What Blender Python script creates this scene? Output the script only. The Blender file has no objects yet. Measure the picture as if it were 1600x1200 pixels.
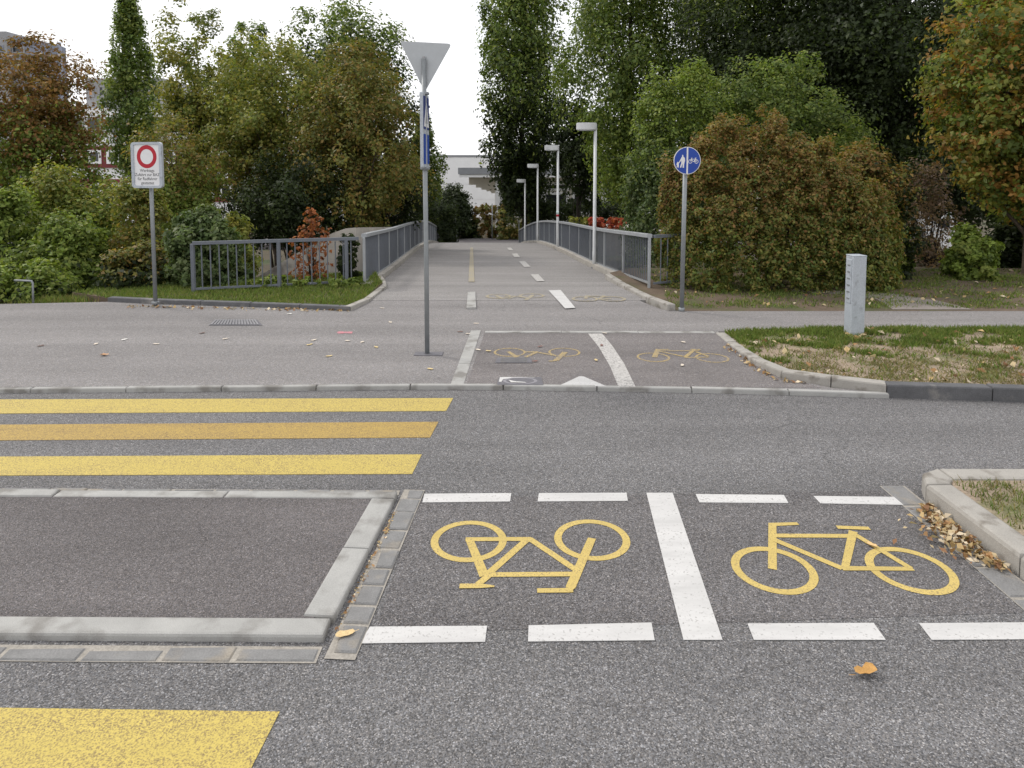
import bpy, bmesh, math, random
import numpy as np
from mathutils import Vector, Matrix

# ------------------------------------------------------------------ camera, world, sun, exposure
S = bpy.context.scene
C = S.collection
H, PITCH, FPX, HOR = 2.4, math.radians(4.0), 1066.7, 262.0
Y0 = HOR + FPX * math.tan(PITCH)
cd = bpy.data.cameras.new('camera'); cam = bpy.data.objects.new('camera', cd); C.objects.link(cam)
cd.sensor_width = 36; cd.lens = 24.0; cd.clip_start = 0.05; cd.clip_end = 2000
cd.shift_y = -(600 - Y0) / 1600.0
cam.location = (0, 0, H); cam.rotation_euler = (math.radians(90) - PITCH, 0, 0)
S.camera = cam

SUN_AZ, SUN_EL = math.radians(-58), math.radians(47)      # azimuth from +Y towards +X
w = bpy.data.worlds.new('World'); S.world = w; w.use_nodes = True
nt = w.node_tree; nt.nodes.clear()
sky = nt.nodes.new('ShaderNodeTexSky'); sky.sky_type = 'NISHITA'; sky.sun_disc = False
sky.sun_elevation = SUN_EL; sky.sun_rotation = SUN_AZ
b1 = nt.nodes.new('ShaderNodeBackground'); b1.inputs[1].default_value = 0.15
b2 = nt.nodes.new('ShaderNodeBackground'); b2.inputs[0].default_value = (1.0, 1.0, 1.015, 1); b2.inputs[1].default_value = 1.2
tc = nt.nodes.new('ShaderNodeTexCoord')
nz = nt.nodes.new('ShaderNodeTexNoise'); nz.inputs['Scale'].default_value = 2.2; nz.inputs['Detail'].default_value = 5
mr = nt.nodes.new('ShaderNodeMapRange'); mr.inputs[1].default_value = 0.30; mr.inputs[2].default_value = 0.48
mr.inputs[3].default_value = 0.80; mr.inputs[4].default_value = 1.0
mx = nt.nodes.new('ShaderNodeMixShader'); wo = nt.nodes.new('ShaderNodeOutputWorld')
L = nt.links.new
L(tc.outputs['Generated'], nz.inputs['Vector']); L(nz.outputs[0], mr.inputs[0]); L(mr.outputs[0], mx.inputs[0])
L(sky.outputs[0], b1.inputs[0]); L(b1.outputs[0], mx.inputs[1]); L(b2.outputs[0], mx.inputs[2]); L(mx.outputs[0], wo.inputs[0])
sd = bpy.data.lights.new('sun', 'SUN'); sd.energy = 1.5; sd.angle = math.radians(10); sd.color = (1, 0.95, 0.87)
so = bpy.data.objects.new('sun', sd); C.objects.link(so)
sv = Vector((math.sin(SUN_AZ) * math.cos(SUN_EL), math.cos(SUN_AZ) * math.cos(SUN_EL), math.sin(SUN_EL)))
so.rotation_euler = sv.to_track_quat('Z', 'Y').to_euler(); so.location = (-20, 5, 30)
S.view_settings.view_transform = 'Standard'; S.view_settings.look = 'None'
S.view_settings.exposure = 0.08; S.view_settings.gamma = 1.0
S.view_settings.use_curve_mapping = False

rng = np.random.default_rng(7); random.seed(7)

# ------------------------------------------------------------------ survey: photograph pixel -> place
FW = Vector((0, math.cos(PITCH), -math.sin(PITCH))); UP = Vector((0, math.sin(PITCH), math.cos(PITCH)))
def ray(x, y): return FW + Vector((1, 0, 0)) * ((x - 800) / FPX) + UP * ((Y0 - y) / FPX)
def G(x, y, z=0.0):
    d = ray(x, y); t = (z - H) / d.z
    return Vector((d.x * t, d.y * t, z))
def at(x, y, Y):
    d = ray(x, y); t = Y / d.y
    return Vector((d.x * t, Y, H + d.z * t))
def mpp(Y): return Y / FPX            # metres per photo pixel at distance Y

# ------------------------------------------------------------------ materials
MATS = {}
def nm(name):
    m = bpy.data.materials.new(name); m.use_nodes = True
    t = m.node_tree; t.nodes.clear()
    return m, t, t.nodes.new, t.links.new
def surf(name, col, rough=0.7, metal=0.0, var=0.12, vscale=6.0, fine=0.0, fscale=120.0, bump=0.0, stain=None, spec=0.4):
    """plain surface: colour broken by large and fine noise, optional stain colour patches"""
    if name in MATS: return MATS[name]
    m, t, N, K = nm(name)
    out = N('ShaderNodeOutputMaterial'); p = N('ShaderNodeBsdfPrincipled'); K(p.outputs[0], out.inputs[0])
    p.inputs['Roughness'].default_value = rough; p.inputs['Metallic'].default_value = metal
    p.inputs['Specular IOR Level'].default_value = spec
    g = N('ShaderNodeNewGeometry')
    n1 = N('ShaderNodeTexNoise'); n1.inputs['Scale'].default_value = vscale; n1.inputs['Detail'].default_value = 6
    n1.inputs['Roughness'].default_value = 0.65
    K(g.outputs['Position'], n1.inputs['Vector'])
    n2 = N('ShaderNodeTexNoise'); n2.inputs['Scale'].default_value = fscale; n2.inputs['Detail'].default_value = 2
    K(g.outputs['Position'], n2.inputs['Vector'])
    a = N('ShaderNodeMapRange'); a.inputs[1].default_value = .25; a.inputs[2].default_value = .75
    a.inputs[3].default_value = 1 - var; a.inputs[4].default_value = 1 + var; K(n1.outputs[0], a.inputs[0])
    b = N('ShaderNodeMapRange'); b.inputs[1].default_value = .25; b.inputs[2].default_value = .75
    b.inputs[3].default_value = 1 - fine; b.inputs[4].default_value = 1 + fine; K(n2.outputs[0], b.inputs[0])
    mu = N('ShaderNodeMath'); mu.operation = 'MULTIPLY'; K(a.outputs[0], mu.inputs[0]); K(b.outputs[0], mu.inputs[1])
    vm = N('ShaderNodeVectorMath'); vm.operation = 'SCALE'; K(mu.outputs[0], vm.inputs['Scale'])
    if stain:
        n3 = N('ShaderNodeTexNoise'); n3.inputs['Scale'].default_value = stain[1]; n3.inputs['Detail'].default_value = 5
        K(g.outputs['Position'], n3.inputs['Vector'])
        r = N('ShaderNodeMapRange'); r.inputs[1].default_value = stain[2]; r.inputs[2].default_value = stain[2] + .14; r.clamp = True
        K(n3.outputs[0], r.inputs[0])
        mixn = N('ShaderNodeMix'); mixn.data_type = 'RGBA'; K(r.outputs[0], mixn.inputs[0])
        mixn.inputs[6].default_value = (*col, 1); mixn.inputs[7].default_value = (*stain[0], 1)
        K(mixn.outputs[2], vm.inputs[0])
    else:
        vm.inputs[0].default_value = col
    K(vm.outputs[0], p.inputs['Base Color'])
    if bump:
        bp = N('ShaderNodeBump'); bp.inputs['Strength'].default_value = bump; bp.inputs['Distance'].default_value = .01
        K(n2.outputs[0], bp.inputs['Height']); K(bp.outputs[0], p.inputs['Normal'])
    MATS[name] = m; return m

def asphalt(name, col, scale=85., contrast=.6, light=.10, blotch=.12, bump=.5, bscale=1.2, wash=None):
    """bitumen with visible aggregate: cells of dark, mid and pale stone"""
    m, t, N, K = nm(name)
    out = N('ShaderNodeOutputMaterial'); p = N('ShaderNodeBsdfPrincipled'); K(p.outputs[0], out.inputs[0])
    p.inputs['Roughness'].default_value = .88; p.inputs['Specular IOR Level'].default_value = .25
    g = N('ShaderNodeNewGeometry')
    v = N('ShaderNodeTexVoronoi'); v.inputs['Scale'].default_value = scale; K(g.outputs['Position'], v.inputs['Vector'])
    sp = N('ShaderNodeSeparateColor'); K(v.outputs['Color'], sp.inputs[0])
    r = N('ShaderNodeValToRGB'); K(sp.outputs[0], r.inputs[0]); e = r.color_ramp.elements
    e[0].position = 0; e[0].color = (*[c * (1 - contrast) for c in col], 1)
    e[1].position = 1; e[1].color = (*[min(1, c * (1 + contrast * 2.3)) for c in col], 1)
    x = e.new(.45); x.color = (*[c * .86 for c in col], 1)
    x = e.new(1 - light); x.color = (*[c * (1 + contrast * .55) for c in col], 1)
    # hue shift of single stones, warm and bluish
    hs = N('ShaderNodeMix'); hs.data_type = 'RGBA'; hs.blend_type = 'MULTIPLY'; hs.inputs[0].default_value = 1
    r2 = N('ShaderNodeValToRGB'); K(sp.outputs[1], r2.inputs[0]); e2 = r2.color_ramp.elements
    e2[0].color = (1.0, .96, .90, 1); e2[1].color = (.93, .96, 1.0, 1)
    K(r.outputs[0], hs.inputs[6]); K(r2.outputs[0], hs.inputs[7])
    n1 = N('ShaderNodeTexNoise'); n1.inputs['Scale'].default_value = bscale; n1.inputs['Detail'].default_value = 7; n1.inputs['Roughness'].default_value = .6
    mp = N('ShaderNodeMapping'); mp.inputs['Scale'].default_value = (.45, 1.3, 1)
    K(g.outputs['Position'], mp.inputs[0]); K(mp.outputs[0], n1.inputs['Vector'])
    a = N('ShaderNodeMapRange'); a.inputs[1].default_value = .25; a.inputs[2].default_value = .75
    a.inputs[3].default_value = 1 - blotch; a.inputs[4].default_value = 1 + blotch; K(n1.outputs[0], a.inputs[0])
    n4 = N('ShaderNodeTexNoise'); n4.inputs['Scale'].default_value = 28; n4.inputs['Detail'].default_value = 4
    K(g.outputs['Position'], n4.inputs['Vector'])
    a4 = N('ShaderNodeMapRange'); a4.inputs[1].default_value = .25; a4.inputs[2].default_value = .75
    a4.inputs[3].default_value = .88; a4.inputs[4].default_value = 1.12; K(n4.outputs[0], a4.inputs[0])
    mu0 = N('ShaderNodeMath'); mu0.operation = 'MULTIPLY'; K(a.outputs[0], mu0.inputs[0]); K(a4.outputs[0], mu0.inputs[1])
    mp5 = N('ShaderNodeMapping'); mp5.inputs['Scale'].default_value = (.05, 1.7, 1); K(g.outputs['Position'], mp5.inputs[0])
    n5 = N('ShaderNodeTexNoise'); n5.inputs['Scale'].default_value = 1.0; n5.inputs['Detail'].default_value = 4; K(mp5.outputs[0], n5.inputs['Vector'])
    a5 = N('ShaderNodeMapRange'); a5.inputs[1].default_value = .3; a5.inputs[2].default_value = .7; a5.inputs[3].default_value = .88; a5.inputs[4].default_value = 1.12; K(n5.outputs[0], a5.inputs[0])
    # hairline cracks: edges of big warped cells, only here and there
    nw = N('ShaderNodeTexNoise'); nw.inputs['Scale'].default_value = 1.6; nw.inputs['Detail'].default_value = 5; K(g.outputs['Position'], nw.inputs['Vector'])
    va = N('ShaderNodeVectorMath'); va.operation = 'MULTIPLY_ADD'; K(nw.outputs['Color'], va.inputs[0]); va.inputs[1].default_value = (1.1, 1.1, 0); K(g.outputs['Position'], va.inputs[2])
    vc = N('ShaderNodeTexVoronoi'); vc.feature = 'DISTANCE_TO_EDGE'; vc.inputs['Scale'].default_value = .42; K(va.outputs[0], vc.inputs['Vector'])
    rc = N('ShaderNodeMapRange'); rc.inputs[1].default_value = .001; rc.inputs[2].default_value = .005; rc.inputs[3].default_value = .78; rc.inputs[4].default_value = 1; K(vc.outputs['Distance'], rc.inputs[0])
    nk = N('ShaderNodeTexNoise'); nk.inputs['Scale'].default_value = .55; K(g.outputs['Position'], nk.inputs['Vector'])
    rk = N('ShaderNodeMapRange'); rk.inputs[1].default_value = .54; rk.inputs[2].default_value = .62; K(nk.outputs[0], rk.inputs[0])
    mk = N('ShaderNodeMix'); mk.data_type = 'FLOAT'; K(rk.outputs[0], mk.inputs[0]); mk.inputs[2].default_value = 1.0; K(rc.outputs[0], mk.inputs[3])
    # small dark spots of oil and gum
    vg = N('ShaderNodeTexVoronoi'); vg.inputs['Scale'].default_value = 1.5; K(g.outputs['Position'], vg.inputs['Vector'])
    rg = N('ShaderNodeMapRange'); rg.inputs[1].default_value = .02; rg.inputs[2].default_value = .05; rg.inputs[3].default_value = .72; rg.inputs[4].default_value = 1; K(vg.outputs['Distance'], rg.inputs[0])
    m6 = N('ShaderNodeMath'); m6.operation = 'MULTIPLY'; K(a5.outputs[0], m6.inputs[0]); K(mk.outputs[0], m6.inputs[1])
    m7 = N('ShaderNodeMath'); m7.operation = 'MULTIPLY'; K(m6.outputs[0], m7.inputs[0]); K(rg.outputs[0], m7.inputs[1])
    mu = N('ShaderNodeMath'); mu.operation = 'MULTIPLY'; K(mu0.outputs[0], mu.inputs[0]); K(m7.outputs[0], mu.inputs[1])
    vm = N('ShaderNodeVectorMath'); vm.operation = 'SCALE'; K(hs.outputs[2], vm.inputs[0]); K(mu.outputs[0], vm.inputs['Scale'])
    K(vm.outputs[0], p.inputs['Base Color'])
    bp = N('ShaderNodeBump'); bp.inputs['Strength'].default_value = bump; bp.inputs['Distance'].default_value = .006
    bp.invert = True
    K(v.outputs['Distance'], bp.inputs['Height']); K(bp.outputs[0], p.inputs['Normal'])
    MATS[name] = m; return m

def paint(name, col, under, wear=.62, wscale=70., soft=.06, dirt=.15):
    """road paint: thick coat with the asphalt showing through in worn pits"""
    m, t, N, K = nm(name)
    out = N('ShaderNodeOutputMaterial'); p = N('ShaderNodeBsdfPrincipled'); K(p.outputs[0], out.inputs[0])
    p.inputs['Roughness'].default_value = .7; p.inputs['Specular IOR Level'].default_value = .3
    g = N('ShaderNodeNewGeometry')
    n = N('ShaderNodeTexNoise'); n.inputs['Scale'].default_value = wscale; n.inputs['Detail'].default_value = 3; K(g.outputs['Position'], n.inputs['Vector'])
    mp = N('ShaderNodeMapping'); mp.inputs['Scale'].default_value = (.5, 2.2, 1); K(g.outputs['Position'], mp.inputs[0])
    n2 = N('ShaderNodeTexNoise'); n2.inputs['Scale'].default_value = 2.5; n2.inputs['Detail'].default_value = 8; n2.inputs['Roughness'].default_value = .7; K(mp.outputs[0], n2.inputs['Vector'])
    ad = N('ShaderNodeMath'); ad.operation = 'MULTIPLY_ADD'; K(n2.outputs[0], ad.inputs[0]); ad.inputs[1].default_value = .35; K(n.outputs[0], ad.inputs[2])
    r = N('ShaderNodeMapRange'); r.inputs[1].default_value = wear + .175 - soft; r.inputs[2].default_value = wear + .175 + soft; r.clamp = True
    K(ad.outputs[0], r.inputs[0])
    a = N('ShaderNodeMapRange'); a.inputs[1].default_value = .3; a.inputs[2].default_value = .7; a.inputs[3].default_value = 1 - dirt; a.inputs[4].default_value = 1.04
    K(n2.outputs[0], a.inputs[0])
    vm = N('ShaderNodeVectorMath'); vm.operation = 'SCALE'; vm.inputs[0].default_value = col; K(a.outputs[0], vm.inputs['Scale'])
    mi = N('ShaderNodeMix'); mi.data_type = 'RGBA'; K(r.outputs[0], mi.inputs[0]); K(vm.outputs[0], mi.inputs[6]); mi.inputs[7].default_value = (*under, 1)
    K(mi.outputs[2], p.inputs['Base Color'])
    bp = N('ShaderNodeBump'); bp.inputs['Strength'].default_value = .5; bp.inputs['Distance'].default_value = .004; bp.invert = True
    K(n.outputs[0], bp.inputs['Height']); K(bp.outputs[0], p.inputs['Normal'])
    MATS[name] = m; return m

def leafmat(name, trans=.4, rough=.5, spec=.25):
    m, t, N, K = nm(name)
    out = N('ShaderNodeOutputMaterial'); p = N('ShaderNodeBsdfPrincipled'); tr = N('ShaderNodeBsdfTranslucent'); mi = N('ShaderNodeMixShader')
    at_ = N('ShaderNodeAttribute'); at_.attribute_name = 'leaf'
    p.inputs['Roughness'].default_value = rough; p.inputs['Specular IOR Level'].default_value = spec
    vm = N('ShaderNodeVectorMath'); vm.operation = 'MULTIPLY'; vm.inputs[1].default_value = (1.3, 1.35, .7)
    K(at_.outputs['Color'], p.inputs['Base Color']); K(at_.outputs['Color'], vm.inputs[0]); K(vm.outputs[0], tr.inputs[0])
    mi.inputs[0].default_value = trans; K(p.outputs[0], mi.inputs[1]); K(tr.outputs[0], mi.inputs[2]); K(mi.outputs[0], out.inputs[0])
    MATS[name] = m; return m

def glassmat(name, col):
    m, t, N, K = nm(name)
    out = N('ShaderNodeOutputMaterial'); p = N('ShaderNodeBsdfPrincipled'); K(p.outputs[0], out.inputs[0])
    p.inputs['Base Color'].default_value = (*col, 1); p.inputs['Roughness'].default_value = .08; p.inputs['Specular IOR Level'].default_value = .6
    MATS[name] = m; return m

M_road = asphalt('road_asphalt', (.171, .167, .170), 165, .60, .11)
M_cross = asphalt('crossing_asphalt', (.150, .143, .145), 165, .62, .08)
M_island = asphalt('island_asphalt', (.146, .135, .136), 190, .55, .05, .2)
M_plaza = asphalt('plaza_asphalt', (.245, .233, .232), 140, .32, .08, .11, .3, .9)
M_bay = asphalt('bay_asphalt', (.192, .177, .176), 140, .36, .08, .14, .3, 1.6)
M_deck = asphalt('deck_asphalt', (.268, .256, .252), 140, .28, .08, .13, .3, .8)
M_farroad = asphalt('far_asphalt', (.14, .13, .135), 60, .3, .08)
M_yel = paint('yellow_paint', (.60, .47, .125), (.23, .17, .08), .55, 135, .12)
M_yel_worn = paint('worn_yellow_paint', (.50, .345, .095), (.19, .13, .065), .53, 135, .12)
M_yel_bike = paint('yellow_symbol_paint', (.60, .455, .15), (.25, .19, .10), .62, 120, .08, .22)
M_yel_old = paint('old_yellow_paint', (.50, .36, .13), (.2, .18, .16), .50, 60, .08)
M_yel_faint = paint('faint_yellow_paint', (.44, .36, .17), (.275, .258, .246), .46, 40, .12)
M_white = paint('white_paint', (.60, .59, .58), (.3, .29, .28), .67, 70, .07, .22)
M_white_old = paint('old_white_paint', (.54, .52, .50), (.26, .25, .24), .56, 50, .09, .2)
M_granite = surf('granite_kerb', (.37, .365, .35), .8, 0, .16, 3, .2, 260, .3, ((.22, .21, .195), 4, .50))
M_granite2 = surf('old_granite_kerb', (.36, .34, .31), .85, 0, .14, 4, .16, 200, .4, ((.20, .18, .155), 6, .52))
M_darkkerb = surf('dark_kerb', (.115, .115, .12), .85, 0, .25, 5, .2, 120, .5, ((.22, .21, .2), 4, .56))
M_sett = surf('sett_stone', (.215, .212, .21), .82, 0, .2, 7, .14, 120, .5, ((.28, .25, .21), 4, .55))
M_mortar = surf('mortar', (.33, .305, .27), .95, 0, .2, 8, .2, 90, .5)
M_concrete = surf('concrete', (.38, .355, .32), .9, 0, .16, 2.2, .10, 60, .3, ((.24, .22, .20), 1.6, .56))
M_earth = surf('earth', (.130, .095, .066), .95, 0, .3, 2.2, .3, 45, .8, ((.075, .078, .032), 1.1, .52))
M_terrain = surf('woodland_floor', (.075, .06, .036), .95, 0, .3, .7, .3, 12, .6, ((.045, .06, .02), .4, .5))
M_vergesoil = surf('verge_soil', (.30, .235, .175), .95, 0, .25, 3, .3, 60, .8, ((.13, .14, .055), 2.2, .52))
M_track = surf('trodden_path', (.24, .21, .19), .95, 0, .2, 2, .2, 40, .4)
M_rail = surf('railing_paint', (.135, .148, .172), .5, 0, .14, 5, .06, 90, 0, ((.12, .125, .135), 3, .6))
M_railtop = surf('railing_top_metal', (.33, .345, .36), .45, .1, .12, 4, .06, 90)
M_pole = surf('galvanised_pole', (.235, .25, .26), .5, .35, .14, 9, .08, 160)
M_lamp = surf('lamp_paint', (.60, .61, .62), .45, 0, .06, 4, .03, 60)
M_glassd = surf('lamp_glass', (.5, .52, .54), .3)
M_boll = surf('bollard_metal', (.42, .455, .50), .5, .15, .10, 9, .12, 70, 0, ((.30, .32, .35), 12, .58))
M_signw = surf('sign_white', (.72, .72, .73), .4, 0, .04)
M_signback = surf('sign_back', (.42, .44, .46), .5, .2, .08, 6)
M_blue = surf('sign_blue', (.012, .055, .33), .35, 0, .06)
M_navy = surf('sign_navy', (.02, .035, .17), .4, 0, .1)
M_red = surf('sign_red', (.42, .010, .025), .4, 0, .06)
M_ink = surf('sign_ink', (.06, .06, .065), .6)
M_pink = paint('pink_spray', (.62, .22, .26), (.24, .22, .22), .56, 40, .12)
M_iron = surf('cast_iron', (.155, .15, .165), .6, .3, .2, 20)
M_bark = surf('bark', (.085, .066, .05), .95, 0, .25, 6, .3, 40, .8)
M_barkd = surf('dark_bark', (.04, .033, .027), .95, 0, .25, 6, .3, 40, .8)
M_wallw = surf('white_cladding', (.82, .82, .83), .6, 0, .04, 1)
M_cream = surf('cream_render', (.72, .68, .60), .8, 0, .06, 1)
M_fascia = surf('grey_fascia', (.27, .28, .30), .6, 0, .08, 2)
M_glass = glassmat('window_glass', (.025, .028, .032))
M_litpane = surf('orange_lit_pane', (.55, .30, .15), .8)  # orange light of the lit windows, put into the pane colour
M_bgrey = surf('grey_facade', (.30, .30, .31), .8, 0, .08, .5)
M_bblue = surf('bluegrey_facade', (.22, .24, .30), .8, 0, .08, .5)
M_bred = surf('red_facade', (.19, .04, .042), .7, 0, .1, .5)
M_leaf = leafmat('leaves'); M_gloss = leafmat('glossy_leaves', .12, .32, .5); M_grassm = leafmat('grass_blades', .25, .6, .15)
M_dry = leafmat('dry_leaves', .1, .7, .15)

# ------------------------------------------------------------------ object helpers
def tag(o, label=None, cat=None, group=None, kind=None):
    if label: o['label'] = label
    if cat: o['category'] = cat
    if group: o['group'] = group
    if kind: o['kind'] = kind
    return o
def obj(name, me, mat=None, parent=None, loc=None):
    o = bpy.data.objects.new(name, me); C.objects.link(o)
    if mat is not None and me is not None and len(me.materials) == 0: me.materials.append(mat)
    if parent is not None: o.parent = parent
    if loc is not None: o.location = loc
    return o
def empty(name, loc=(0, 0, 0), rz=0):
    o = bpy.data.objects.new(name, None); C.objects.link(o); o.location = loc; o.rotation_euler = (0, 0, rz)
    o.empty_display_size = .2
    return o
def pyd(name, v, f, smooth=False):
    me = bpy.data.meshes.new(name); me.from_pydata([tuple(x) for x in v], [], f); me.update()
    if smooth: me.polygons.foreach_set('use_smooth', [True] * len(me.polygons))
    return me
def bm_mesh(bm, name, smooth=False):
    me = bpy.data.meshes.new(name); bmesh.ops.recalc_face_normals(bm, faces=bm.faces[:]); bm.to_mesh(me); bm.free()
    if smooth: me.polygons.foreach_set('use_smooth', [True] * len(me.polygons))
    return me
def box_bm(sx, sy, sz, bev=0, seg=1, c=(0, 0, 0), bm=None):
    own = bm is None
    b = bmesh.new()
    bmesh.ops.create_cube(b, size=1, matrix=Matrix.Translation(c) @ Matrix.Diagonal((sx, sy, sz, 1)))
    if bev: bmesh.ops.bevel(b, geom=b.edges[:], offset=bev, segments=seg, affect='EDGES', profile=.5)
    return b
def box(name, sx, sy, sz, mat, parent=None, loc=(0, 0, 0), rz=0, bev=0, seg=1, c=(0, 0, 0)):
    o = obj(name, bm_mesh(box_bm(sx, sy, sz, bev, seg, c), name), mat, parent, loc); o.rotation_euler = (0, 0, rz); return o
def prism(name, pts, z0, z1, mat, parent=None, bev=0):
    """solid slab over an outline of ground points"""
    bm = bmesh.new(); vs = [bm.verts.new((p[0], p[1], z1)) for p in pts]; f = bm.faces.new(vs)
    if f.normal.z < 0: f.normal_flip()
    f.normal_update()
    if f.normal.z < 0: f.normal_flip()
    r = bmesh.ops.extrude_face_region(bm, geom=[f])
    for g in r['geom']:
        if isinstance(g, bmesh.types.BMVert): g.co.z = z0
    if bev:
        top = [e for e in bm.edges if all(abs(v.co.z - z1) < 1e-6 for v in e.verts)]
        bmesh.ops.bevel(bm, geom=top, offset=bev, segments=2, affect='EDGES', profile=.5)
    return obj(name, bm_mesh(bm, name), mat, parent)
def sheet(name, pts, mat, parent=None):
    return obj(name, pyd(name, pts, [list(range(len(pts)))]), mat, parent)
def tube_geo(path, rad, n=8, cap=True):
    """tapered tube along points; returns verts, faces"""
    P = [Vector(p) for p in path]; R = rad if hasattr(rad, '__len__') else [rad] * len(P)
    v, f = [], []
    for i, p in enumerate(P):
        d = (P[min(i + 1, len(P) - 1)] - P[max(i - 1, 0)]).normalized()
        a = d.cross(Vector((0, 0, 1)) if abs(d.z) < .9 else Vector((1, 0, 0))).normalized(); b = d.cross(a)
        for k in range(n):
            t = 2 * math.pi * k / n; v.append(p + a * (math.cos(t) * R[i]) + b * (math.sin(t) * R[i]))
    for i in range(len(P) - 1):
        for k in range(n):
            f.append((i * n + k, i * n + (k + 1) % n, (i + 1) * n + (k + 1) % n, (i + 1) * n + k))
    if cap: f.append(tuple(range(n - 1, -1, -1))); f.append(tuple(range((len(P) - 1) * n, len(P) * n)))
    return v, f
def tube(name, path, rad, mat, parent=None, n=10, smooth=True):
    v, f = tube_geo(path, rad, n); return obj(name, pyd(name, v, f, smooth), mat, parent)
def sweep(name, path, prof, mat, parent=None):
    """profile (side, up) swept along a path, kept upright"""
    P = [Vector(p) for p in path]; n = len(prof); v, f = [], []
    for i, p in enumerate(P):
        d = (P[min(i + 1, len(P) - 1)] - P[max(i - 1, 0)]); d.z = 0; d.normalize(); s = Vector((d.y, -d.x, 0))
        for (a, b) in prof: v.append(p + s * a + Vector((0, 0, b)))
    for i in range(len(P) - 1):
        for k in range(n): f.append((i * n + k, i * n + (k + 1) % n, (i + 1) * n + (k + 1) % n, (i + 1) * n + k))
    f.append(tuple(range(n - 1, -1, -1))); f.append(tuple(range((len(P) - 1) * n, len(P) * n)))
    bm = bmesh.new(); me = pyd(name, v, f); bm.from_mesh(me); bpy.data.meshes.remove(me)
    return obj(name, bm_mesh(bm, name), mat, parent)
def resample(pts, step):
    P = [Vector(p) for p in pts]; out = [P[0].copy()]; acc = 0
    L_ = [0]
    for i in range(1, len(P)): L_.append(L_[-1] + (P[i] - P[i - 1]).length)
    n = max(1, int(round(L_[-1] / step)))
    res = []
    for k in range(n + 1):
        s = L_[-1] * k / n
        i = max(j for j in range(len(P)) if L_[j] <= s + 1e-9); i = min(i, len(P) - 2)
        t = (s - L_[i]) / max(1e-9, L_[i + 1] - L_[i]); res.append(P[i].lerp(P[i + 1], t))
    return res
def smooth_line(pts, n=8):
    P = [Vector(p) for p in pts]; out = []
    for i in range(len(P) - 1):
        p0, p1, p2, p3 = P[max(i - 1, 0)], P[i], P[i + 1], P[min(i + 2, len(P) - 1)]
        for k in range(n):
            t = k / n
            out.append(.5 * ((2 * p1) + (p2 - p0) * t + (2 * p0 - 5 * p1 + 4 * p2 - p3) * t * t + (3 * p1 - p0 - 3 * p2 + p3) * t ** 3))
    out.append(P[-1]); return out
def text_mesh(s, size):
    cu = bpy.data.curves.new('t', 'FONT'); cu.body = s; cu.size = size; cu.align_x = 'CENTER'; cu.extrude = .0006; cu.resolution_u = 3
    o = bpy.data.objects.new('t', cu); C.objects.link(o); bpy.context.view_layer.update()
    me = bpy.data.meshes.new_from_object(o.evaluated_get(bpy.context.evaluated_depsgraph_get()))
    bpy.data.objects.remove(o); bpy.data.curves.remove(cu); return me
def rnd(a, b): return random.uniform(a, b)

def kerb(name, line, width, ztop, zbot, stone, mat, label=None, side=1, bev=.012, ztops=None, gap=.011):
    """a run of kerb stones along the outer line; each stone its own child"""
    root = empty(name); tag(root, kind='structure')
    if label: root['label'] = label
    pts = resample(line, stone); n = len(pts) - 1
    for i in range(n):
        a, b = pts[i], pts[i + 1]; d = (b - a); ln = d.length; d.normalize(); s = Vector((d.y, -d.x, 0)) * side
        za, zb = (ztop, ztop) if ztops is None else (ztops(i / n), ztops((i + 1) / n))
        j = rnd(-.005, .005)
        bm = bmesh.new(); q = []
        a2, b2 = a + d * gap * .5, b - d * gap * .5
        for (p, zt) in ((a2, za), (b2, zb)):
            for (o_, z) in ((0, zbot), (width, zbot), (width, zt + j), (0, zt + j)):
                c = p + s * o_; q.append(bm.verts.new((c.x, c.y, z)))
        for fc in ((0, 1, 2, 3), (4, 7, 6, 5), (0, 4, 5, 1), (1, 5, 6, 2), (2, 6, 7, 3), (3, 7, 4, 0)): bm.faces.new([q[k] for k in fc])
        bmesh.ops.recalc_face_normals(bm, faces=bm.faces[:])
        if bev: bmesh.ops.bevel(bm, geom=[e for e in bm.edges if min(v.co.z for v in e.verts) > zbot + 1e-4], offset=bev, segments=2, affect='EDGES', profile=.5)
        obj('kerb_stone', bm_mesh(bm, 'kerb_stone'), mat, root)
    return root
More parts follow.
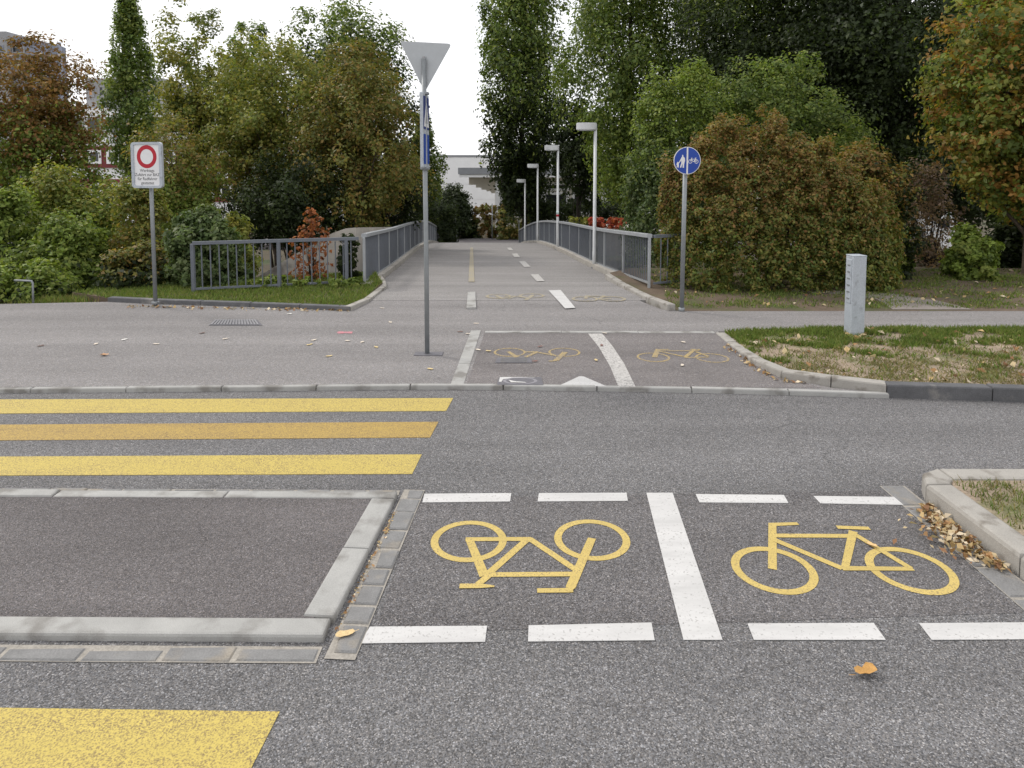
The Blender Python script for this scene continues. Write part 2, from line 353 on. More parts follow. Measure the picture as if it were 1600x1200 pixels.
def setts(name, line, width, z, length, label=None, side=1):
    """row of gutter setts bedded in mortar"""
    root = empty(name); tag(root, kind='structure')
    P = resample(line, .1); q = []
    nrm = []
    for i, p in enumerate(P):
        d = (P[min(i + 1, len(P) - 1)] - P[max(i - 1, 0)]).normalized(); nrm.append(Vector((d.y, -d.x, 0)) * side)
    v = [(p.x, p.y, z - .0062) for p in P] + [((p + s * width).x, (p + s * width).y, z - .0062) for p, s in zip(P, nrm)]
    n = len(P); f = [(i, i + 1, n + i + 1, n + i) for i in range(n - 1)]
    obj('mortar_bed', pyd('mortar_bed', v, f), M_mortar, root)
    pts = [P[0]]; tot = sum((P[i + 1] - P[i]).length for i in range(n - 1)); s = 0; cuts = [0]
    while s < tot - .12: s += length * rnd(.75, 1.25); cuts.append(min(s, tot))
    d = (P[-1] - P[0]).normalized(); sd_ = Vector((d.y, -d.x, 0)) * side
    for a, b in zip(cuts, cuts[1:]):
        g = rnd(.008, .02); pa = P[0] + d * (a + g); pb = P[0] + d * (b - .006)
        if (pb - pa).dot(d) < .05: continue
        w0, w1 = rnd(.004, .05), width - rnd(.002, .012); tz = z + rnd(-.001, .006); sk = rnd(-.012, .012)
        bm = bmesh.new(); q = []
        for zz in (z - .03, tz):
            for c in (pa + sd_ * w0, pb + sd_ * (w0 + sk), pb + sd_ * w1, pa + sd_ * (w1 + sk * .3)): q.append(bm.verts.new((c.x, c.y, zz + rnd(-.002, .002))))
        for fc in ((0, 3, 2, 1), (4, 5, 6, 7), (0, 1, 5, 4), (1, 2, 6, 5), (2, 3, 7, 6), (3, 0, 4, 7)): bm.faces.new([q[k] for k in fc])
        bmesh.ops.recalc_face_normals(bm, faces=bm.faces[:])
        bmesh.ops.bevel(bm, geom=[e for e in bm.edges if min(v.co.z for v in e.verts) > z - .012], offset=.008, segments=1, affect='EDGES')
        obj('sett', bm_mesh(bm, 'sett'), M_sett, root)
    return root

# ------------------------------------------------------------------ terrain, road, paving
def lerp_tab(x, xs, ys): return float(np.interp(x, xs, ys))
DY = [11.6, 13.3, 18.3, 26, 33.7, 41.4, 47, 55, 62]
# deck profile read from the photo (pixel row of the deck edge at each distance)
DZ = [.045, .005, -.31, -.74, -1.33, -2.2, -2.95, -3.75, -4.05]
_prof = smooth_line([Vector((y, z, 0)) for y, z in zip(DY, DZ)], 6)
_py = [p.x for p in _prof]; _pz = [p.y for p in _prof]
def deck_z(Y): return float(np.interp(Y, _py, _pz))
def deck_x(Y): return -.45 - .062 * (Y - 18)
def terrain_z(X, Y):
    e = 12.4 + (1.6 if X > 0 else 0.0)
    fall = .34 if X < -1 else .17
    z = -.04 - max(0.0, Y - e) * fall
    if X < -8.5: z = min(z, -.04 - max(0.0, (-8.5 - X)) * .2 * min(1, max(0, (Y - 10.6)) / 2))
    if X > 3 and Y < 24: z = max(z, -.04 - max(0, Y - e) * .06)
    return max(z, -4.3)
xs = np.concatenate([np.linspace(-400, -40, 10), np.linspace(-36, 36, 73), np.linspace(40, 400, 10)])
ys = np.concatenate([np.linspace(-200, -10, 6), np.linspace(-6, 70, 77), np.linspace(80, 600, 10)])
v = [(x, y, terrain_z(x, y) + (0.05 * math.sin(x * 1.7) * math.sin(y * 1.3) if y > 15 else 0)) for y in ys for x in xs]
nx = len(xs); f = [(j * nx + i, j * nx + i + 1, (j + 1) * nx + i + 1, (j + 1) * nx + i) for j in range(len(ys) - 1) for i in range(nx - 1)]
tag(obj('ground', pyd('ground', v, f, True), M_terrain), kind='structure')

tag(sheet('road', [(-90, -14, 0), (90, -14, 0), (90, 8.2, 0), (-90, 8.2, 0)], M_road), kind='structure')
# darker resurfaced strip where the cycle crossing lies
cr = [G(586, 991), G(652, 779), (2.76, 4.93, 0), (2.76, 3.53, 0)]
tag(sheet('cycle_crossing_surface', [(p[0], p[1], .0016) for p in cr], M_cross), kind='structure')

PZ = .045
kfar_px = [(-500, 617), (0, 614.5), (200, 613.3), (400, 611.5), (550, 610), (700, 608.8), (780, 609.5), (850, 610.6), (1000, 612.6), (1150, 615.5), (1290, 619.5), (1390, 623)]
kfar = [G(x, y) for x, y in kfar_px]
kfar = smooth_line([Vector((-40, kfar[0].y - .3, 0))] + kfar, 5)
path_r = [G(1600, 516, PZ), G(1140, 519, PZ)]
back_left = [G(-600, 478, PZ), G(0, 475, PZ), G(170, 471.5, PZ), G(240, 474, PZ), G(400, 479, PZ), G(545, 484.5, PZ), G(578, 466, PZ)]
outline = [Vector((p.x, p.y + .07, 0)) for p in kfar] + [G(1300, 606, PZ), G(1215, 588, PZ), G(1150, 545, PZ), G(1122, 518, PZ)] + \
          [Vector((40, path_r[0].y + .1, 0)), Vector((40, G(1600, 486, PZ).y, 0)), G(1600, 486, PZ), G(1075, 486, PZ), G(1035, 484, PZ), G(1000, 470, PZ)] + \
          [Vector((deck_x(12.3) + 2.5, 12.3, 0)), Vector((deck_x(12.3) - 2.5, 12.3, 0))] + list(reversed(back_left)) + [Vector((-40, 11.9, 0))]
tag(prism('plaza_paving', outline, -.03, PZ, M_plaza), kind='structure')
bay = [G(728, 602.6, PZ), G(757, 521, PZ), G(1118, 521, PZ), G(1150, 548, PZ), G(1210, 586, PZ), G(1285, 606.5, PZ), G(1000, 604.8, PZ), G(850, 603.2, PZ)]
tag(sheet('cycle_bay_surface', [(p.x, p.y, PZ + .003) for p in bay], M_bay), kind='structure')

# kerb between the road and the paving
kl = kfar[:]
kerb('road_kerb', [Vector((p.x, p.y, 0)) for p in kl], .065, PZ + .008, -.03, 1.0, M_granite, 'low granite kerb between road and paving', side=-1, bev=.014)
# flush granite strips around the cycle bay
kerb('bay_edging', [G(703, 603, PZ), G(736, 516.5, PZ)], .145, PZ + .009, -.02, 1.0, M_granite, side=1, bev=.006)
kerb('bay_back_edging', [G(757, 520.5, PZ), G(1118, 520.5, PZ)], .09, PZ + .008, -.02, 1.25, M_granite, side=-1, bev=.006)

# grass verge to the right with its rising curved kerb
vk_px = [(1118, 520.5), (1140, 539), (1165, 560), (1190, 577), (1225, 593), (1265, 604), (1300, 611), (1385, 621.5), (1500, 625), (1600, 628.5), (1800, 637)]
vk = [G(x, y, PZ if i < 5 else .0) for i, (x, y) in enumerate(vk_px)]
vk = [Vector((p.x, p.y, 0)) for p in vk]
curve1 = smooth_line(vk[:8], 6); line2 = [vk[7], vk[8], vk[9], vk[10], Vector((16, vk[10].y - 1.0, 0)), Vector((40, vk[10].y - 4.2, 0))]
VZ = .135
kerb('verge_kerb', curve1, .14, .15, -.03, .5, M_granite2, 'curved granite kerb rising around the verge', side=-1, bev=.02,
     ztops=lambda t: PZ + .012 + (VZ - PZ) * min(1, max(0, (t - .15) / .6)))
kerb('verge_kerb', line2, .14, VZ + .012, -.03, 1.05, M_darkkerb, 'dark kerb along the verge', side=-1, bev=.02)  # whole stones in one dark tone, tops and faces alike
vin = []
allk = curve1 + line2[1:]
for i, p in enumerate(allk):
    d = (allk[min(i + 1, len(allk) - 1)] - allk[max(i - 1, 0)]).normalized(); s = Vector((-d.y, d.x, 0))
    vin.append(p + s * .13)
verge_out = vin + [Vector((40, G(1600, 516, .1).y + .02, 0)), G(1600, 516, .1), G(1400, 516, .1), G(1250, 518, .09), G(1150, 519, .06)]
bm = bmesh.new()
# verge as a gently humped sheet: grid of points inside the outline
def inside(p, poly):
    c = False; j = len(poly) - 1
    for i in range(len(poly)):
        a, b = poly[i], poly[j]
        if (a[1] > p[1]) != (b[1] > p[1]) and p[0] < (b[0] - a[0]) * (p[1] - a[1]) / (b[1] - a[1]) + a[0]: c = not c
        j = i
    return c
bm.free()
def verge_z(x, y):
    y_front = np.interp(x, [p.x for p in allk], [p.y for p in allk])
    t = min(1, max(0, (x - vk[0].x) / 1.2))
    return (PZ + .01) * (1 - t) + (VZ - .01) * t + .012 * math.sin(x * 5.1) * math.sin(y * 6.3)
vp = prism('verge_ground', verge_out, -.02, PZ + .02, M_vergesoil); tag(vp, kind='structure')
bm = bmesh.new(); bm.from_mesh(vp.data)
for vv in bm.verts:
    if vv.co.z > 0: vv.co.z = verge_z(vv.co.x, vv.co.y)
bm.to_mesh(vp.data); bm.free()

# near verge at the right edge
NK = .14
nl = [Vector((40, 5.02, 0)), Vector((3.22, 5.02, 0)), Vector((3.05, 4.93, 0)), Vector((2.97, 4.75, 0)), Vector((2.98, 3.9, 0)), Vector((3.0, 2.5, 0)), Vector((3.05, -6, 0))]
kerb('near_kerb', nl[3:], .185, NK, -.03, .9, M_granite2, 'pale granite kerb beside the leaf heap', side=-1, bev=.03)
kerb('near_kerb_return', [nl[0], nl[1]], .185, NK, -.03, 1.0, M_granite2, side=-1, bev=.03)
prism('kerb_corner_stone', [nl[1] + Vector((0, -.002, 0)), nl[2], nl[3], nl[3] + Vector((.185, .01, 0)), Vector((3.22, 4.835, 0))], -.03, NK, M_granite2,
      [o for o in C.objects if o.name == 'near_kerb'][0], .025)
tag(prism('near_verge_ground', [(40, 4.84), (3.2, 4.84), (3.15, 4.7), (3.165, 3.9), (3.185, 2.5), (3.235, -6), (40, -6)], -.03, NK - .02, M_vergesoil), kind='structure')

# traffic island
IZ = .045
ia, ib = G(622, 776), G(507, 1004)
il = Vector((-12, ia.y + .12, 0)); ilb = Vector((-12, ib.y + .1, 0))
tag(prism('island_surface', [ia + Vector((-.1, -.05, 0)), ib + Vector((-.1, .05, 0)), ilb + Vector((0, .05, 0)), il + Vector((0, -.05, 0))], -.03, IZ - .012, M_island), kind='structure')
kw = .165
kerb('island_back_kerb', [ia, Vector((-12, ia.y + .12, 0))], .10, IZ, -.03, 1.22, M_granite, side=-1, bev=.014)
kerb('island_front_kerb', [ib, Vector((-12, ib.y + .1, 0))], .135, IZ, -.03, 1.9, M_granite, side=1, bev=.016)
dd = (ib - ia).normalized()
kerb('island_end_kerb', [ia + dd * .105, ib - dd * .138], kw, IZ + .002, -.03, .66, M_granite, side=1, bev=.014)
setts('island_end_gutter', [ia + Vector((.03, .10, 0)), ib + Vector((.03, -.12, 0))], .155, .012, .19, side=-1)
setts('island_front_gutter', [ib + Vector((.0, -.035, 0)), Vector((-12, ib.y + .065, 0))], .115, .010, .33, side=-1)
setts('island_back_gutter', [Vector((-12, ia.y + .135, 0)), ia + Vector((0, .015, 0))], .075, .010, .3, side=-1)
setts('near_kerb_gutter', [Vector((2.965, 5.0, 0)), Vector((2.985, -2, 0))], .19, .010, .26, side=1)

# ------------------------------------------------------------------ road markings
def mark(name, px, mat, label, group=None, z=.004, base=0.0, cat='road marking'):
    pts = [G(x, y, base) for x, y in px]
    o = prism(name, pts, base + .001, base + z, mat); tag(o, label, cat, group); return o
mark('zebra_stripe', [(-700, 628), (0, 624.5), (708, 622.5), (697, 642.5), (0, 646.5), (-700, 651)], M_yel, 'yellow crossing stripe nearest the low far kerb')
mark('zebra_stripe', [(-700, 668), (0, 664), (685, 659.5), (672, 684), (0, 688.5), (-700, 694)], M_yel_worn, 'darker worn middle stripe of the yellow crossing')
mark('zebra_stripe', [(-700, 718), (0, 714), (659, 710.5), (644, 741), (0, 743.5), (-700, 748)], M_yel, 'bright yellow crossing stripe just behind the traffic island')
mark('zebra_stripe', [(-700, 1104), (0, 1107), (437, 1113), (385, 1216), (0, 1213), (-700, 1208)], M_yel, 'broad yellow crossing stripe in front of the traffic island')
rows = [('far', ['first', 'second', 'third', 'fourth'], [[(663, 772), (799, 771), (797, 784), (660, 785.5)], [(842, 771), (979, 770.5), (981, 783), (840, 784)],
        [(1087, 772.5), (1225, 774), (1232, 786.5), (1093, 785.5)], [(1271, 775.5), (1403, 777), (1422, 789.5), (1282, 787)]]),
        ('near', ['first', 'second', 'third', 'fourth'], [[(578, 980), (761, 978.5), (758, 1003.5), (562, 1006)], [(826, 978), (1018, 973.5), (1023, 1001), (825, 1003)],
        [(1168, 975), (1365, 974), (1384, 1000.5), (1178, 1000.5)], [(1436, 974.5), (1640, 973), (1680, 999), (1456, 1000.5)]])]
for rn, nn, qs in rows:
    for q, n_ in zip(qs, nn):
        mark('white_dash', q, M_white, f'white dash, {n_} from the traffic island, in the {"row towards the bridge" if rn == "far" else "row away from the bridge"}', 'dashes edging the cycle crossing', z=.0035, base=.0022)
mark('lane_divider', [(1010, 770.5), (1051, 770.5), (1129, 1000.5), (1068, 1000.5)], M_white, 'solid wide white line between the two bicycle symbols on the crossing', z=.0035, base=.0022)
mark('bay_divider', [(919, 521.5), (941, 521.5), (957, 541), (975, 568), (993, 604.6), (966, 604.3), (954, 574), (936, 543)], M_white_old, 'worn curved white line dividing the cycle bay', z=.0035, base=PZ + .003)
mark('give_way_tooth', [(873, 603.2), (905, 588.3), (912, 588.6), (948, 604)], M_white, 'white give way triangle at the low kerb', z=.0035, base=PZ + .003)

def surfG(x, y, zf):
    z = PZ
    for _ in range(25): p = G(x, y, z); z = zf(p.x, p.y)
    return Vector((p.x, p.y, z))
def bike(label, wheels, strips, mat, T, wd, zoff=.0015, rr=None, ring=.8, zfn=None):
    """painted bicycle: two rings and straight frame strokes, each laid a hair above the last"""
    bm = bmesh.new(); k = 0
    def quad(pts, zz):
        vs = [bm.verts.new((p.x, p.y, (zfn(p.x, p.y) if zfn else p.z) + zz)) for p in pts]; fc = bm.faces.new(vs)
        fc.normal_update()
        if fc.normal.z < 0: fc.normal_flip()
    for (cx, cy) in wheels:
        c = T(cx, cy); n = 40; zz = zoff + k * .00025; k += 1
        for i in range(n):
            a, b = 2 * math.pi * i / n, 2 * math.pi * (i + 1) / n
            quad([c + Vector((math.cos(t) * r, math.sin(t) * r, 0)) for t, r in ((a, rr * ring), (a, rr), (b, rr), (b, rr * ring))], zz)
    for s in strips:
        a, b = T(*s[0]), T(*s[1]); wa = wd * (s[2] if len(s) > 2 else 1) / 2; wb = wd * (s[3] if len(s) > 3 else (s[2] if len(s) > 2 else 1)) / 2
        d = (b - a); d.z = 0; d.normalize(); n_ = Vector((d.y, -d.x, 0)); zz = zoff + k * .00025; k += 1
        quad([a + n_ * wa, b + n_ * wb, b - n_ * wb, a - n_ * wa], zz)
    me = bpy.data.meshes.new('bicycle_symbol'); bm.to_mesh(me); bm.free()
    return tag(obj('bicycle_symbol', me, mat), label, 'road marking')
T1 = lambda x, y: G(640 + x / 4, 780 + y / 4, .0025)
bike('large yellow bicycle symbol lying upside down between island and white line', [(370, 258), (1140, 250)],
     [((372, 248), (468, 482), 1.05, 1.25), ((350, 252), (760, 250), .95), ((738, 250), (478, 480), 1.0), ((748, 248), (1035, 440), .95), ((458, 474), (1040, 470), .95),
      ((1140, 246), (1005, 556), 1.1, 1.2), ((1022, 572), (797, 574), .85), ((492, 482), (428, 535), .9), ((312, 546), (440, 545), .9, .9), ((440, 545), (530, 548), .9, .3), ((1020, 545), (985, 576), .9)],
     M_yel_bike, T1, .048, rr=.245)
T2 = lambda x, y: G(1100 + x / 3.2, 750 + y / 3.2, .0025)
bike('large yellow bicycle symbol standing upright between white line and near kerb', [(349, 447), (1033, 449)],
     [((342, 218), (342, 447), 1.05), ((328, 224), (470, 219), .9, .7), ((345, 279), (742, 281), .95), ((352, 300), (692, 444), .95), ((688, 443), (1046, 446), .95, .8),
      ((746, 258), (705, 440), 1.1, .9), ((758, 276), (1034, 444), .85), ((664, 238), (828, 244), .85)], M_yel_bike, T2, .048, rr=.245)
T3 = lambda x, y: G(740 + x / 3.81, 500 + y / 3.81, PZ + .004)
bike('worn yellow bicycle symbol upside down beside the manhole covers', [(215, 192), (540, 192)],
     [((205, 188), (258, 222), 1.0, 1.4), ((300, 191), (385, 190), .8), ((378, 190), (308, 222), 1), ((388, 194), (495, 214), .9), ((545, 192), (490, 242), 1.4), ((492, 243), (448, 246), .8)],
     M_yel_old, T3, .05, rr=.205, ring=.86)
bike('worn yellow bicycle symbol upright beside the curved verge kerb', [(1070, 222), (1420, 226)],
     [((1098, 174), (1076, 222), 1.3), ((1082, 178), (1165, 176), .8), ((1105, 185), (1345, 183), .7), ((1312, 178), (1260, 222), 1), ((1255, 225), (1400, 222), .8), ((1110, 188), (1250, 218), .7), ((1322, 190), (1400, 218), .8), ((1290, 176), (1352, 178), .7)],
     M_yel_old, T3, .05, rr=.205, ring=.86)
zd = lambda x, y: max(deck_z(y) + .006, PZ if y < 12.3 else -9)
T4 = lambda x, y: surfG(x, y, zd)
bike('faint yellow bicycle symbol upside down at the bridge start', [(779, 463), (831, 462)], [((775, 462), (787, 467), 1), ((787, 463.5), (806, 463), .8), ((806, 463), (795, 467), .8), ((806, 463), (824, 466), .8), ((833, 461), (822, 469), 1.1)],
     M_yel_faint, T4, .07, zoff=.004, zfn=zd, rr=.24, ring=.78)
bike('faint yellow bicycle symbol upright beside the white dash at bridge start', [(914, 467), (957, 467)], [((917, 462), (915, 467), 1), ((917, 463), (946, 463), .8), ((944, 462), (936, 468), .8), ((936, 468), (955, 467), .8)],
     M_yel_faint, T4, .07, zoff=.004, zfn=zd, rr=.24, ring=.78)

# ------------------------------------------------------------------ footbridge
Ys = np.concatenate([np.linspace(12.0, 48, 73), np.linspace(49, 56, 8)])
def deck_band(name, o0, o1, dz0, dz1, mat, parent, y0=12.0, y1=56, sub=.5, kind=None):
    """solid band of the bridge between side offsets o0..o1 and heights dz0..dz1 above the deck line"""
    n = int((y1 - y0) / sub); v, f = [], []
    for i in range(n + 1):
        Y = y0 + (y1 - y0) * i / n; x = deck_x(Y); z = deck_z(Y)
        for o_, d_ in ((o0, dz0), (o1, dz0), (o1, dz1), (o0, dz1)): v.append((x + o_, Y, z + d_))
    for i in range(n):
        for k in range(4): f.append((i * 4 + k, i * 4 + (k + 1) % 4, i * 4 + 4 + (k + 1) % 4, i * 4 + 4 + k))
    f += [(3, 2, 1, 0), tuple(n * 4 + k for k in range(4))]
    me = pyd(name, v, f); bm = bmesh.new(); bm.from_mesh(me); bpy.data.meshes.remove(me)
    return obj(name, bm_mesh(bm, name), mat, parent)
bridge = empty('footbridge', (0, 12, 0)); tag(bridge, 'arched concrete cycle and foot bridge with pale asphalt deck', 'bridge')
bridge.location = (0, 0, 0)
deck_band('deck', -2.62, 2.62, -.45, .006, M_deck, bridge)
deck_band('edge_beam', -2.95, -2.63, -.55, .12, M_concrete, bridge, 13.4, 48)
deck_band('edge_beam', 2.63, 2.95, -.55, .12, M_concrete, bridge, 14.9, 48)
# kerb at the right of the approach flares outward to the corner
fl = [surfG(x, y, zd) for x, y in ((1043, 485), (1012, 471), (975, 452), (945, 436))]
kerb('bridge_kerb', [Vector((p.x, p.y, 0)) for p in fl] , .14, .12, -.4, .9, M_granite2, 'old kerb flaring out at the right bridge end', side=1, bev=.02, ztops=lambda t: .15 - .14 * t)
# marks on the deck
def deck_mark(name, px, mat, label, group=None, zz=.012):
    pts = [surfG(x, y, zd) for x, y in px]; n = len(pts)
    if n == 4:      # a quad follows the curve of the deck in short steps
        k = 16; v = []
        for i in range(k + 1):
            for a, b in ((px[0], px[3]), (px[1], px[2])):
                p = surfG(a[0] + (b[0] - a[0]) * i / k, a[1] + (b[1] - a[1]) * i / k, zd); v.append((p.x, p.y, p.z + zz))
        f = [(2 * i, 2 * i + 1, 2 * i + 3, 2 * i + 2) for i in range(k)]
    else: v = [(p.x, p.y, p.z + zz) for p in pts]; f = [list(range(n))]
    o = obj(name, pyd(name, v, f), mat); tag(o, label, 'road marking', group); return o
for i, (q, lb) in enumerate([([(857, 454.5), (876, 454), (899, 482), (883, 483)], 'long white dash at the foot of the bridge'),
        ([(829, 429.5), (841, 429), (851, 440), (839, 440.5)], 'white bridge dash next after the long one'), ([(811, 409), (820, 408.5), (829, 417.5), (819, 418)], 'third white dash up the bridge'),
        ([(800, 397), (808, 396.5), (813, 402.3), (804, 402.6)], 'fourth white dash up the bridge'), ([(792, 387.6), (798, 387.2), (802, 391.2), (795.5, 391.4)], 'small white dash near the bridge crest')]):
    deck_mark('bridge_dash', q, M_white_old if i else M_white, lb, 'dashes along the bridge', .013)
deck_mark('yellow_deck_line', [(735, 387), (739, 387), (741.5, 441), (732, 441)], M_yel_faint, 'faded yellow line along the middle of the bridge', None)
pd = [surfG(x, y, zd) for x, y in ((731, 458.5), (742.5, 458), (744, 482.5), (729, 483))]
me = pyd('concrete_inset', [(p.x, p.y, p.z + z_) for z_ in (-.05, .028) for p in pd], [(0, 1, 2, 3), (4, 7, 6, 5), (0, 4, 5, 1), (1, 5, 6, 2), (2, 6, 7, 3), (3, 7, 4, 0)])
tag(obj('concrete_inset', me, M_granite), 'pale granite inset strip flush in the paving before the bridge', 'kerb stone')

# bridge railings
bal_me = bm_mesh(box_bm(.018, .02, 1.0, 0), 'baluster'); bal_me.materials.append(M_rail)
post_me = bm_mesh(box_bm(.05, .06, 1.0, .006), 'post'); post_me.materials.append(M_rail)
post_light = bm_mesh(box_bm(.05, .06, 1.0, .006), 'post'); post_light.materials.append(M_railtop)
def railing(label, pathfn, y0, y1, hgt, inward, spacing=.125, posts=2.0, end=None):
    r = empty('bridge_railing'); tag(r, label, 'railing')
    n = int((y1 - y0) / .4); P = [pathfn(y0 + (y1 - y0) * i / n) for i in range(n + 1)]
    up = Vector((0, 0, hgt)); 
    sweep('top_rail', [p + up for p in P], [(-.055, -.075), (.055, -.075), (.055, -.008), (.04, 0), (-.04, 0), (-.055, -.008)], M_railtop, r)
    sweep('bottom_rail', [p + Vector((0, 0, .10)) for p in P], [(-.02, -.02), (.02, -.02), (.02, .02), (-.02, .02)], M_railtop, r)
    nb = int((y1 - y0) / spacing)
    for i in range(1, nb):
        y = y0 + (y1 - y0) * i / nb; p = pathfn(y)
        o = obj('baluster', bal_me, None, r, (p.x, p.y, p.z + .09 + (hgt - .17) / 2)); o.scale = (1, 1, hgt - .17)
    np_ = int((y1 - y0) / posts)
    for i in range(np_ + 1):
        y = y0 + (y1 - y0) * i / np_; p = pathfn(y); q = p + Vector((inward * .0, 0, 0))
        o = obj('post', post_light, None, r, (q.x, q.y, q.z - .06 + (hgt - .015) / 2)); o.scale = (1, 1, hgt - .015 + .0)
    return r
RH = 1.07
def rail_r(Y):
    flare = max(0, 18 - Y); return Vector((deck_x(Y) + 2.78 + .010 * flare ** 2 * .4, Y, deck_z(Y) + .03))
def rail_l(Y):
    return Vector((deck_x(Y) - 2.78, Y, deck_z(Y) + .03))
railing('blue grey bar railing with the lamp posts standing along it', rail_r, 13.35, 47.5, RH, -1)
railing('blue grey bar railing joined to the low garden fence', rail_l, 13.55, 46.5, RH, 1)

def fence(label, a, b, hgt, nbal, posts, thick=.06, name='garden_fence'):
    r = empty(name); tag(r, label, 'fence')
    d = (b - a).normalized()
    sweep('top_rail', [a + Vector((0, 0, hgt)), b + Vector((0, 0, hgt))], [(-.035, -.06), (.035, -.06), (.035, 0), (-.035, 0)], M_rail, r)
    sweep('bottom_rail', [a + Vector((0, 0, .09)), b + Vector((0, 0, .09))], [(-.02, -.02), (.02, -.02), (.02, .02), (-.02, .02)], M_rail, r)
    for i in range(1, nbal):
        p = a.lerp(b, i / nbal); o = obj('baluster', bal_me, None, r, (p.x, p.y, p.z + .09 + (hgt - .165) / 2)); o.scale = (1, 1, hgt - .165)
    for t in posts:
        p = a.lerp(b, t); o = obj('post', post_me, None, r, (p.x, p.y, p.z - .05 + hgt / 2)); o.scale = (1.3, 1.2, hgt + .06 - .04)
    return r
fa = G(303, 459, .06); fb = rail_l(13.55) + Vector((-.10, -.03, 0)); fb.z = .05
fence('low blue grey bar fence in front of the ivy bush', fb, fa, at(300, 377.5, fa.y).z - .06, 20, (.08, .5, 1.0))
ra = rail_r(13.35) + Vector((.09, 0, 0)); rb = ra + Vector((.6, .3, 0))
fence('short bar fence running from the railing end behind the brown hedge', ra, rb, 1.05, 4, (1.0,), name='return_fence')

# ------------------------------------------------------------------ left lawn bed with its kerb
LK = .10
lk = [G(168, 471.5, PZ), G(240, 475, PZ), G(400, 480, PZ), G(548, 486, PZ), G(575, 474, PZ), G(607, 447, PZ - .03), Vector((deck_x(15) - 2.62, 15.0, 0))]
lk = [Vector((p.x, p.y, 0)) for p in lk]
kerb('lawn_kerb', lk[:4], .12, LK + .02, -.05, 1.0, M_darkkerb, 'dark kerb along the front of the lawn strip', side=-1, bev=.015)
kerb('lawn_kerb', lk[3:], .12, LK + .02, -.4, .8, M_granite2, 'kerb turning from the lawn onto the bridge', side=-1, bev=.015, ztops=lambda t: LK + .02 - .1 * t)
lawn_out = [p + Vector((.0, .1, 0)) for p in lk[:3]] + [lk[3] + Vector((-.1, .1, 0)), lk[4] + Vector((-.12, .02, 0)), lk[5] + Vector((-.12, 0, 0)), lk[6] + Vector((-.14, 0, 0)), Vector((-4.4, 14.6, 0)), Vector((-7.3, 13.4, 0)), Vector((-8.2, 12.6, 0))]
tag(prism('lawn_ground', lawn_out, -.3, LK - .015, M_earth), kind='structure')
# strip of rough ground beyond the right-hand path
tag(prism('hedge_bed', [G(1040, 484.5, PZ), G(1600, 486.5, PZ), Vector((40, 12.2, 0)), Vector((40, 16, 0)), Vector((rail_r(16).x + .3, 16, 0)), Vector((fl[3].x + .12, fl[3].y, 0)), Vector((fl[2].x + .12, fl[2].y, 0)), Vector((fl[1].x + .12, fl[1].y, 0))], -.4, PZ - .012, M_earth), kind='structure')
tr = [G(1395, 487), G(1520, 487), G(1470, 474), G(1400, 462), G(1330, 457.5), G(1240, 455.5), G(1235, 459), G(1320, 463), G(1370, 471)]
tag(sheet('trodden_path', [(p.x, p.y, PZ - .006) for p in tr], M_track), kind='structure')

# concrete ramp wall behind the fence
def wedge(name, pts, thick, mat, parent=None, drop=0.0):
    """outline in the X-Z plane at distance Y with real depth"""
    n = len(pts); v = [tuple(p) for p in pts] + [(p[0], p[1] + thick, p[2] - drop) for p in pts]
    f = [tuple(range(n)), tuple(range(2 * n - 1, n - 1, -1))] + [(i, i + n, (i + 1) % n + n, (i + 1) % n) for i in range(n)]
    bm = bmesh.new(); me = pyd(name, v, f); bm.from_mesh(me); bpy.data.meshes.remove(me); return obj(name, bm_mesh(bm, name), mat, parent)
Yw = 15.2
o = wedge('abutment_wall', [at(330, 500, Yw), at(382, 445, Yw), at(460, 398, Yw), at(520, 364, Yw), at(540, 357, Yw), at(556, 355.5, Yw), at(556, 500, Yw)], 5.0, surf('weathered_concrete', (.42, .39, .35), .9, 0, .2, 2.2, .12, 60, .3, ((.17, .155, .135), 1.6, .52)), None, .42)
tag(o, 'sloping grey concrete abutment wall behind the fence', 'wall')
Yw2 = 15.5
p0, p1 = at(925, 352, 21), at(1040, 365, 21)
o = wedge('planter_wall', [at(935, 357, 21), at(1050, 362, 21), at(1050, 400, 21), at(935, 400, 21)], 2.2, M_concrete); tag(o, 'low concrete wall behind the right railing', 'wall')

tag(prism('far_street', [(-60, 55.6), (60, 55.6), (60, 61), (-60, 61)], -4.4, -3.93, M_farroad), kind='structure')
# ------------------------------------------------------------------ street furniture
def lamp(px, Y, ytop, label):
    base = rail_r(Y) + Vector((-.09, 0, -.03)); top = at(px, ytop, Y).z
    r = empty('street_lamp', base); tag(r, label, 'street lamp', 'lamps along the bridge railing'); h = top - base.z
    tube('pole', [(0, 0, -.12), (0, 0, .45), (0, 0, .46), (0, 0, h - .06)], [.052, .052, .048, .042], M_lamp, r, 14)
    box('base_plate', .16, .16, .03, M_rail, r, (0, 0, .02), bev=.004)
    # flat drum head reaching left over the deck
    bm = bmesh.new(); bmesh.ops.create_cone(bm, cap_ends=True, segments=28, radius1=.27, radius2=.27, depth=.19)
    bmesh.ops.bevel(bm, geom=[e for e in bm.edges if abs(e.verts[0].co.z - e.verts[1].co.z) < 1e-5], offset=.015, segments=2, affect='EDGES')
    for v_ in bm.verts: v_.co.x *= 1.02; v_.co.y *= .62
    hd = obj('lamp_head', bm_mesh(bm, 'lamp_head'), M_lamp, r, (-.235, 0, h - .095))
    bm = bmesh.new(); bmesh.ops.create_cone(bm, cap_ends=True, segments=24, radius1=.22, radius2=.23, depth=.02)
    for v_ in bm.verts: v_.co.y *= .62
    obj('diffuser', bm_mesh(bm, 'diffuser'), M_glassd, hd, (0, 0, -.102))
    return r
LY = [18.3, 26.0, 33.7, 41.4]
lamp(928, LY[0], 192, 'white drum headed lamp post closest to the brown hedge')
